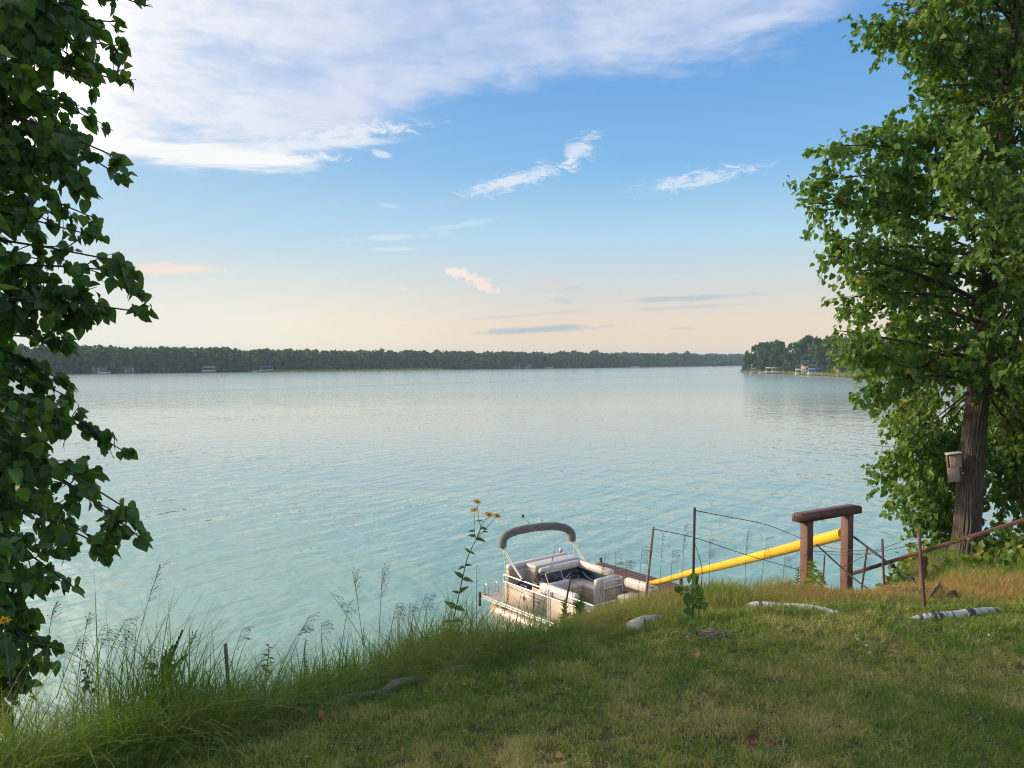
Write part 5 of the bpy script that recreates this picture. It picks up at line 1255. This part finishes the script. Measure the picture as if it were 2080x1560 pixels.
# seed-headed grasses
def seed_grass(base_px, tip_px, Y, label, kind, dense=1.0, bend=.12, tint=.4):
    B = at(*base_px, Y); T_ = at(*tip_px, Y); d = T_ - B; L = np.linalg.norm(d); o = empty('seed_grass', B, label, 'grass stalk', 'seed headed grasses on the bank')
    C = bez(B - d * .35, B + d * .5 - np.array([d[0] * bend * 1.5, 0, 0]), T_, 12); MB().tube(C - B, np.linspace(.0026, .0010, 12), 5).build('stem', M['stem'], o)
    n = int((26 if kind == 'plume' else 18) * dense); t = np.sort(r.uniform(.66 if kind != 'spike' else .45, 1.0, n)); P = np.stack([np.interp(t, np.linspace(0, 1, 12), C[:, k]) for k in range(3)], -1)
    mb = MB(); 
    for k in range(n):
        sd_ = r.choice([-1, 1]); ln = {'oat': .055, 'plume': .045, 'spike': .018}[kind] * r.uniform(.6, 1.2) * (1.25 - .6 * (t[k] - .6))
        dr = norm(np.array([.75 + .5 * sd_ * (kind != 'oat'), r.normal(0, .5), {'oat': .15, 'plume': .8, 'spike': .9}[kind]]) + r.normal(0, .18, 3))
        e = P[k] + dr * ln; 
        if kind != 'spike': mb.tube(np.array([P[k], e]) - B, .0007, 3, False, tint)
        tip = norm(dr + np.array([.3, 0, -.9 if kind == 'oat' else .2])); sl = r.uniform(.014, .026) * (.8 if kind != 'oat' else 1.1)
        w_ = sl * .17; V = np.array([e - B, e - B + tip * sl * .45 + [w_, 0, 0], e - B + tip * sl * .45 + [-w_, 0, 0], e - B + tip * sl * .45 + [0, w_, 0], e - B + tip * sl])
        mb.add(V, [np.array([[0, 1, 3], [0, 3, 2], [0, 2, 1], [1, 4, 3], [3, 4, 2], [2, 4, 1]])], np.clip(tint + r.normal(0, .15), 0, 1))
    mb.build('seed_head', M['seed'], o)['kind'] = 'stuff'
    for k in range(2):
        t0 = r.uniform(.05, .35); p0 = C[int(t0 * 11)]; V, P_, T2 = blades(np.array([p0 - B]), np.array([L * r.uniform(.25, .4)]), np.array([.005]), np.array([[r.normal(0, .6), r.normal(0, .3)]]), np.array([.3]), 3, 1.0, int(r.integers(1e6)))
        link('leaf', mesh_np('leaf', V, [P_], M['bank_grass'], T2), o)
    return o
for b_, t_, Y, lab, kd in (
    ((272, 1345), (326, 1148), 4.6, 'tallest plumed grass stalk on the left, well above its neighbours', 'plume'),
    ((95, 1330), (108, 1235), 4.3, 'small grass plume next to the lowest left tree leaves', 'plume'),
    ((160, 1370), (178, 1258), 4.4, 'upright grass plume left in the group of five nodding heads', 'plume'),
    ((128, 1385), (166, 1290), 4.4, 'low bristly grass head behind the upright plume on the left', 'oat'),
    ((180, 1370), (208, 1272), 4.5, 'thin nodding grass head second in the left group', 'oat'),
    ((182, 1385), (222, 1280), 4.5, 'slanting grass head in the middle of the left group', 'oat'),
    ((205, 1380), (256, 1258), 4.5, 'large nodding grass head at the right of the left group', 'oat'),
    ((222, 1375), (258, 1278), 4.6, 'pale drooping grass head rightmost of the left group', 'oat'),
    ((280, 1385), (300, 1312), 4.5, 'short rusty grass head right of the tallest left plume', 'oat'),
    ((376, 1350), (393, 1292), 4.6, 'reddish grass head beside the dark seed weed', 'plume'),
    ((468, 1360), (494, 1275), 4.7, 'grass head leaning right from behind the grey wooden stub', 'oat'),
    ((585, 1360), (630, 1248), 4.9, 'dark oat like grass head left of the middle bank', 'oat'),
    ((580, 1345), (618, 1270), 5.0, 'finer grass head just behind the dark oat like one', 'oat'),
    ((655, 1345), (652, 1265), 5.0, 'pale drooping oat head right of the dark one', 'oat'),
    ((690, 1345), (710, 1222), 5.0, 'thin dark stalk with sparse side shoots on the middle bank', 'spike'),
    ((742, 1320), (668, 1200), 5.1, 'grass stalk leaning far left over the water', 'oat'),
    ((738, 1320), (716, 1162), 5.1, 'tall straight grass stalk with a dark tip, mid bank', 'plume'),
    ((770, 1310), (777, 1155), 5.1, 'tallest grass stalk of the middle bank', 'plume'),
    ((790, 1310), (806, 1225), 5.2, 'drooping grass head left of the sunflower', 'oat'),
    ((840, 1300), (866, 1205), 5.3, 'floating oat head close left of the sunflower', 'oat'),
    ((828, 1305), (832, 1225), 5.3, 'thin upright pale grass left of the sunflower', 'oat'),
    ((968, 1280), (968, 1150), 5.5, 'very thin grass right of the sunflower stem', 'spike'),
    ((1100, 1270), (1128, 1108), 5.9, 'single grass stalk crossing the boat rail', 'spike'),
    ((1165, 1265), (1160, 1140), 6.0, 'grass stalk with sparse head in front of the boat seats', 'oat'),
    ((1215, 1255), (1228, 1128), 6.2, 'branched grass head rising behind the boat near the dock', 'plume'),
    ((1252, 1245), (1250, 1120), 6.4, 'tall brown grass head left of the crooked stake', 'oat'),
    ((1268, 1240), (1272, 1135), 6.4, 'nodding brown grass head by the dock', 'oat'),
    ((1296, 1225), (1305, 1105), 6.5, 'thin stalk with nodding tip left of the crooked stake', 'oat'),
    ((1340, 1205), (1346, 1090), 6.7, 'dark seeded stalk right of the crooked stake', 'spike'),
    ((1362, 1205), (1366, 1118), 6.7, 'short bending grass head left of the tallest stake', 'oat'),
    ((1386, 1205), (1390, 1068), 6.7, 'densely seeded tall stalk close to the tallest stake', 'plume'),
    ((1440, 1200), (1442, 1098), 6.8, 'umbel topped stalk right of the tallest stake', 'plume'),
    ((1512, 1210), (1518, 1080), 6.9, 'tall umbel topped stalk halfway to the gate', 'plume'),
    ((1545, 1200), (1558, 1092), 7.0, 'stalk with leafy head halfway along the yellow rail', 'oat'),
    ((1590, 1195), (1594, 1130), 7.2, 'short pale seed head left of the gate', 'oat')):
    seed_grass(b_, t_, Y, lab, kd)

def weed(name, base_px, tip_px, Y, label, cat, nl, size, tint, tmpl, spread=1.0, mt='weed_leaf', stemr=.004, t0=.1, updir=.35):
    B = at(*base_px, Y); T_ = at(*tip_px, Y); o = empty(name, B, label, cat); d = T_ - B
    C = bez(B - d * .15, (B + T_) / 2 + r.normal(0, .02, 3), T_, 10); MB().tube(C - B, np.linspace(stemr, stemr * .4, 10), 6).build('stem', M['stem'], o)
    for k in range(nl):
        t = t0 + (1 - t0) * k / max(1, nl - 1); p = np.array([np.interp(t, np.linspace(0, 1, 10), C[:, j]) for j in range(3)]); a = k * 2.4 + r.normal(0, .3)
        leaf_piece('leaf', o, p - B, (math.cos(a) * spread, math.sin(a) * spread * .8, updir + r.normal(0, .2)), (r.normal(0, .2), -.4, .85), size * (1.15 - .65 * t) * r.uniform(.8, 1.2), M[mt], np.clip(r.normal(tint, .08), 0, 1), tmpl)
    return o
weed('leafy_weed', (540, 1365), (546, 1308), 4.8, 'bright leafy weed standing up from the left bank grass', 'weed', 16, .055, .42, LANCE)
weed('leafy_weed', (624, 1362), (621, 1304), 4.9, 'slender spire shaped weed right of the bright leafy one', 'weed', 30, .024, .12, LANCE)
weed('leafy_weed', (838, 1345), (840, 1300), 5.1, 'bushy olive weed on the middle bank left of the sunflower', 'weed', 16, .05, .45, LANCE)
weed('leafy_weed', (186, 1400), (178, 1345), 4.2, 'weed with rounded leaves at the left waterline', 'weed', 10, .042, .1, HEART)
weed('leafy_weed', (905, 1300), (902, 1262), 5.4, 'small bushy weed at the foot of the sunflower', 'weed', 18, .045, .4, LANCE)
weed('bushy_weed', (1180, 1262), (1183, 1208), 6.0, 'feathery green bush in front of the pontoon boat', 'bush', 60, .075, .32, LANCE, .8, updir=.9)
weed('bushy_weed', (1152, 1268), (1146, 1222), 5.95, 'smaller feathery green bush left of the larger one', 'bush', 34, .065, .30, LANCE, .8, updir=.9)
weed('fern_like_plant', (1608, 1215), (1622, 1152), 7.4, 'dark green feathery plant left of the timber gate', 'plant', 40, .060, .40, LANCE, 1.0, updir=.5)
weed('shrub', (1645, 1215), (1648, 1140), 7.6, 'yellow green leafy shrub in front of the left gate post', 'shrub', 46, .085, .88, HEART, .9, updir=.2)
weed('shrub', (1668, 1210), (1662, 1158), 7.7, 'paler low shrub touching the left gate post', 'shrub', 26, .07, .92, HEART, .9, updir=.2)
for i_, (bx_, tx_) in enumerate((((338, 1400), (371, 1288)), ((334, 1400), (347, 1318)), ((340, 1402), (362, 1302)))):
    pass
# dark seed weed with several spikes
B = at(325, 1395, 4.45); dw = empty('seed_weed', B, 'dark many spiked dock weed on the left bank', 'weed')
for tx, ty in ((371, 1280), (350, 1312), (338, 1322), (362, 1305), (330, 1332), (380, 1330)):
    T_ = at(tx, ty, 4.45 + r.normal(0, .05)); m_ = at(332, 1360, 4.45); C = bez(B - [0, 0, .1], m_, T_, 14); MB().tube(C - B, np.linspace(.005, .0015, 14), 6).build('stem', M['twig'], dw)
    mb = MB()
    for k in range(90):
        t = r.uniform(.42, 1); p = np.array([np.interp(t, np.linspace(0, 1, 14), C[:, j]) for j in range(3)]) - B + r.normal(0, .006, 3) * (1.4 - t); s2 = r.uniform(.004, .008)
        mb.add(p + s2 * np.array([[1, 0, 0], [-1, 0, 0], [0, 1, 0], [0, -1, 0], [0, 0, 1.3], [0, 0, -1]]), [np.array([[0, 2, 4], [2, 1, 4], [1, 3, 4], [3, 0, 4], [2, 0, 5], [1, 2, 5], [3, 1, 5], [0, 3, 5]])], .15)
    mb.build('seed_spike', M['weed_leaf'], dw)['kind'] = 'stuff'
for k in range(12):
    a = r.uniform(0, 6.28); leaf_piece('leaf', dw, np.array([.02 * math.cos(a), .0, r.uniform(-.02, .16)]), (math.cos(a), math.sin(a) * .5, .4), (0, -.4, .9), r.uniform(.05, .09), M['weed_leaf'], r.uniform(0, .2), LANCE)

# vine on the tallest stake
VB = s1[1].copy(); vn = empty('climbing_vine', VB, 'young vine with bright leaves climbing the tallest stake', 'vine')
C = np.stack([VB + np.array([.012 * math.sin(k * .9), .012 * math.cos(k * .9), k * .026]) for k in range(18)]); MB().tube(C - VB, np.linspace(.004, .0015, 18), 6).build('stem', M['stem'], vn)
C2 = cat_rom([at(1416, 1288, 5.45), at(1422, 1215, 5.5), at(1426, 1160, 5.55), at(1418, 1125, 5.6), at(1410, 1100, 5.6)], 6); MB().tube(C2 - VB, np.linspace(.0045, .0018, len(C2)), 6).build('stem', M['dark_steel'], vn)
for k in range(40):
    py = 1165 + 118 * r.random() ** 1.25; px = 1409 + r.normal(0, 8) * (1.25 if py < 1235 else .6); p = at(px, py, 5.42 + r.normal(0, .035))
    leaf_piece('leaf', vn, p - VB, (r.normal(.1, .8), r.normal(-.2, .4), -.7), (r.normal(-.1, .7), -.6, .55), r.uniform(.035, .068), M['weed_leaf'], float(np.clip(r.normal(.42 if px > 1406 else .2, .2) + (.35 if py > 1250 else 0), 0, .95)), LEAF_FULL[int(r.integers(0, 3))])

# things lying on the lawn
def fallen(px, py, size, tint, label, curl=.5, up=.02):
    p = ground_at(px, py); p[2] += up; a = r.uniform(0, 6.28)
    R = frames(np.array([[math.cos(a), math.sin(a), .25]]), np.array([[r.normal(0, .4), -.5, .8]])); tm = leaf_full(.5, curl, .15)
    V, P, T = scatter(tm[0], tm[1], np.zeros((1, 3)), R, np.array([size]), np.array([tint])); return tag(link('fallen_leaf', mesh_np('fallen_leaf', V, [P], M['fallen'], T), None, tuple(float(v) for v in p)), label, 'fallen leaf', 'fallen leaves on the lawn')
fallen(650, 1466, .062, .5, 'bright orange curled leaf on the lower left lawn', .6)
fallen(634, 1478, .055, .25, 'rust red curled leaf beside the bright orange one', .6)
fallen(1412, 1335, .055, .62, 'dull orange leaf below the vine stake', .3)
fallen(1540, 1516, .075, .05, 'dark red leaf behind the small weed on the lawn', .3); fallen(1568, 1512, .06, .1, 'second dark red leaf nearer the small weed', .3); fallen(1524, 1530, .04, .1, 'small dark red leaf left of the small weed', .3)
fallen(1130, 1543, .035, .9, 'tan leaf scrap near the bottom of the lawn', .3)
p = ground_at(1826, 1334); o = MB().tube([[-.05, .03, .035], [0, 0, .032], [.05, -.035, .028]], [.003, .009, .002], 6, True, .95, squash=.35).build('fallen_leaf', M['fallen'], None, loc=tuple(float(v) for v in p)); tag(o, 'long narrow tan leaf on the right lawn', 'fallen leaf', 'fallen leaves on the lawn')
p = ground_at(1556, 1536); lw = empty('lawn_weed', p, 'small broad leaved weed in the lower right lawn', 'weed')
for a in (.15, 2.9, 1.5, 4.2, 5.3): leaf_piece('leaf', lw, np.array([0, 0, .02]), (math.cos(a), math.sin(a) * .6, .28), (0, -.3, 1), .085 if a in (.15, 2.9) else .05, M['weed_leaf'], .2, lance(.26, .5))
p = ground_at(1475, 1530) if False else None
for px, py, lab in ((1741, 1312, 'uppermost white clover flower on the lawn'), (1758, 1325, 'middle white clover flower on the lawn'), (1765, 1340, 'lowest white clover flower on the lawn'), (2008, 1303, 'lone white flower near the right lawn edge')):
    p = ground_at(px, py); o = empty('clover', p, lab, 'flower', 'white clover on the lawn'); MB().tube([[0, 0, -.01], [.004, 0, .045]], .0015, 5).build('stem', M['stem'], o); mb = MB()
    for k in range(26):
        d = norm(r.normal(size=3) + [0, 0, .5]); mb.tube(np.array([[.004, 0, .046], [.004, 0, .046] + d * .008]), [.001, .0026], 4, True)
    mb.build('flower_head', M['white_petal'], o)['kind'] = 'stuff'
# bark chips round the stake's foot
mb = MB()
for k in range(170):
    px, py = r.normal(1438, 26), r.normal(1293, 5)
    p = ground_at(px, py); mb.box(p + [0, 0, r.uniform(.005, .03)], (r.uniform(.015, .05), r.uniform(.008, .02), .005), 0, 1, Matrix.Rotation(r.uniform(0, 6.28), 4, 'Z') @ Matrix.Rotation(r.normal(0, .4), 4, 'X'))
tag(mb.build('bark_chips', M['bark_chip']), 'heap of pale bark chips at the foot of the vine', None, None, 'stuff')
# bits of straw, dead leaf and small clover in the turf
def litter():
    rr_ = np.random.default_rng(77); n = 420; Y = 2.8 * np.exp(rr_.random(n) * math.log(7 / 2.8)); x = (rr_.random(n) * 2 - 1) * (Y * .7 + .6); k = Y < border(x); x, Y = x[k], Y[k]; n = len(x)
    P = np.stack([x, Y, gz(x, Y) + rr_.uniform(.012, .034, n)], -1); a = rr_.uniform(0, 6.28, n)
    R = frames(np.stack([np.cos(a), np.sin(a), rr_.normal(0, .25, n)], -1), rr_.normal(0, .35, (n, 3)) + [0, -.2, 1]); V, Pp, T = scatter(lance(.07, .2)[0], lance(.07, .2)[1], P, R, rr_.uniform(.02, .055, n), np.clip(rr_.normal(.78, .1, n), 0, 1))
    tag(link('lawn_litter', mesh_np('lawn_litter', V, [Pp], M['lawn_grass'], T)), 'loose straw and dead blades lying in the lawn', None, None, 'stuff')
    P, TI = [], []
    for c in range(34):
        y0 = 3.0 + 3.2 * rr_.random(); x0 = rr_.uniform(-.55, .75) * y0
        if y0 > border(x0) - .2: continue
        m_ = rr_.integers(14, 60); q_ = rr_.normal(0, rr_.uniform(.04, .14), (m_, 2)); P.append(np.stack([x0 + q_[:, 0], y0 + q_[:, 1], gz(x0 + q_[:, 0], y0 + q_[:, 1]) + rr_.uniform(.012, .035, m_)], -1)); TI.append(np.clip(rr_.normal(.25, .15, m_), 0, 1))
    P = np.vstack(P); TI = np.concatenate(TI); n = len(P)
    V, Pp, T = scatter(HEART[0], HEART[1], P, frames(rr_.normal(0, 1, (n, 3)) * [1, 1, .2], rr_.normal(0, .3, (n, 3)) + [0, -.2, 1]), rr_.uniform(.012, .026, n), TI)
    tag(link('lawn_clover', mesh_np('lawn_clover', V, [Pp], M['weed_leaf'], T)), 'small patches of clover leaves in the lawn', None, None, 'stuff')
litter()
# broad-leaved ground cover at the foot of the trunk
P = []
for k in range(2600):
    x, y = r.uniform(4.9, 9.5), r.uniform(8.4, 11.8)
    if vnoise(x * 1.5, y * 1.5, 90) > .42: P.append((x, y, float(gz(x, y)) + abs(r.normal(0, .16)) + .03))
P = np.array(P); n = len(P); R = frames(r.normal(0, .7, (n, 3)) + [0, 0, -.2], r.normal(0, .4, (n, 3)) + [-.1, -.45, .8])
V, Pp, T = scatter(HEART[0], HEART[1], P, R, r.uniform(.05, .12, n), np.clip(r.normal(.72, .16, n), 0, 1))
tag(link('ground_cover', mesh_np('ground_cover', V, [Pp], M['weed_leaf'], T)), 'yellow green broad leaved ground cover round the thick trunk', None, None, 'stuff')

# ------------------------------------------------------------------ air
hz = bpy.data.materials.new('haze'); hz.use_nodes = True; nt = hz.node_tree; nt.nodes.clear()
vo = nt.nodes.new('ShaderNodeVolumePrincipled'); vo.inputs['Color'].default_value = (0.66, 0.90, 1.0, 1); vo.inputs['Density'].default_value = 0.00026; vo.inputs['Anisotropy'].default_value = 0.0
ou = nt.nodes.new('ShaderNodeOutputMaterial'); nt.links.new(vo.outputs[0], ou.inputs['Volume'])
tag(MB().box((0, 1300, 11.5), (5600, 3400, 29.0)).build('haze', hz), 'thin evening haze over the lake', None, None, 'stuff')
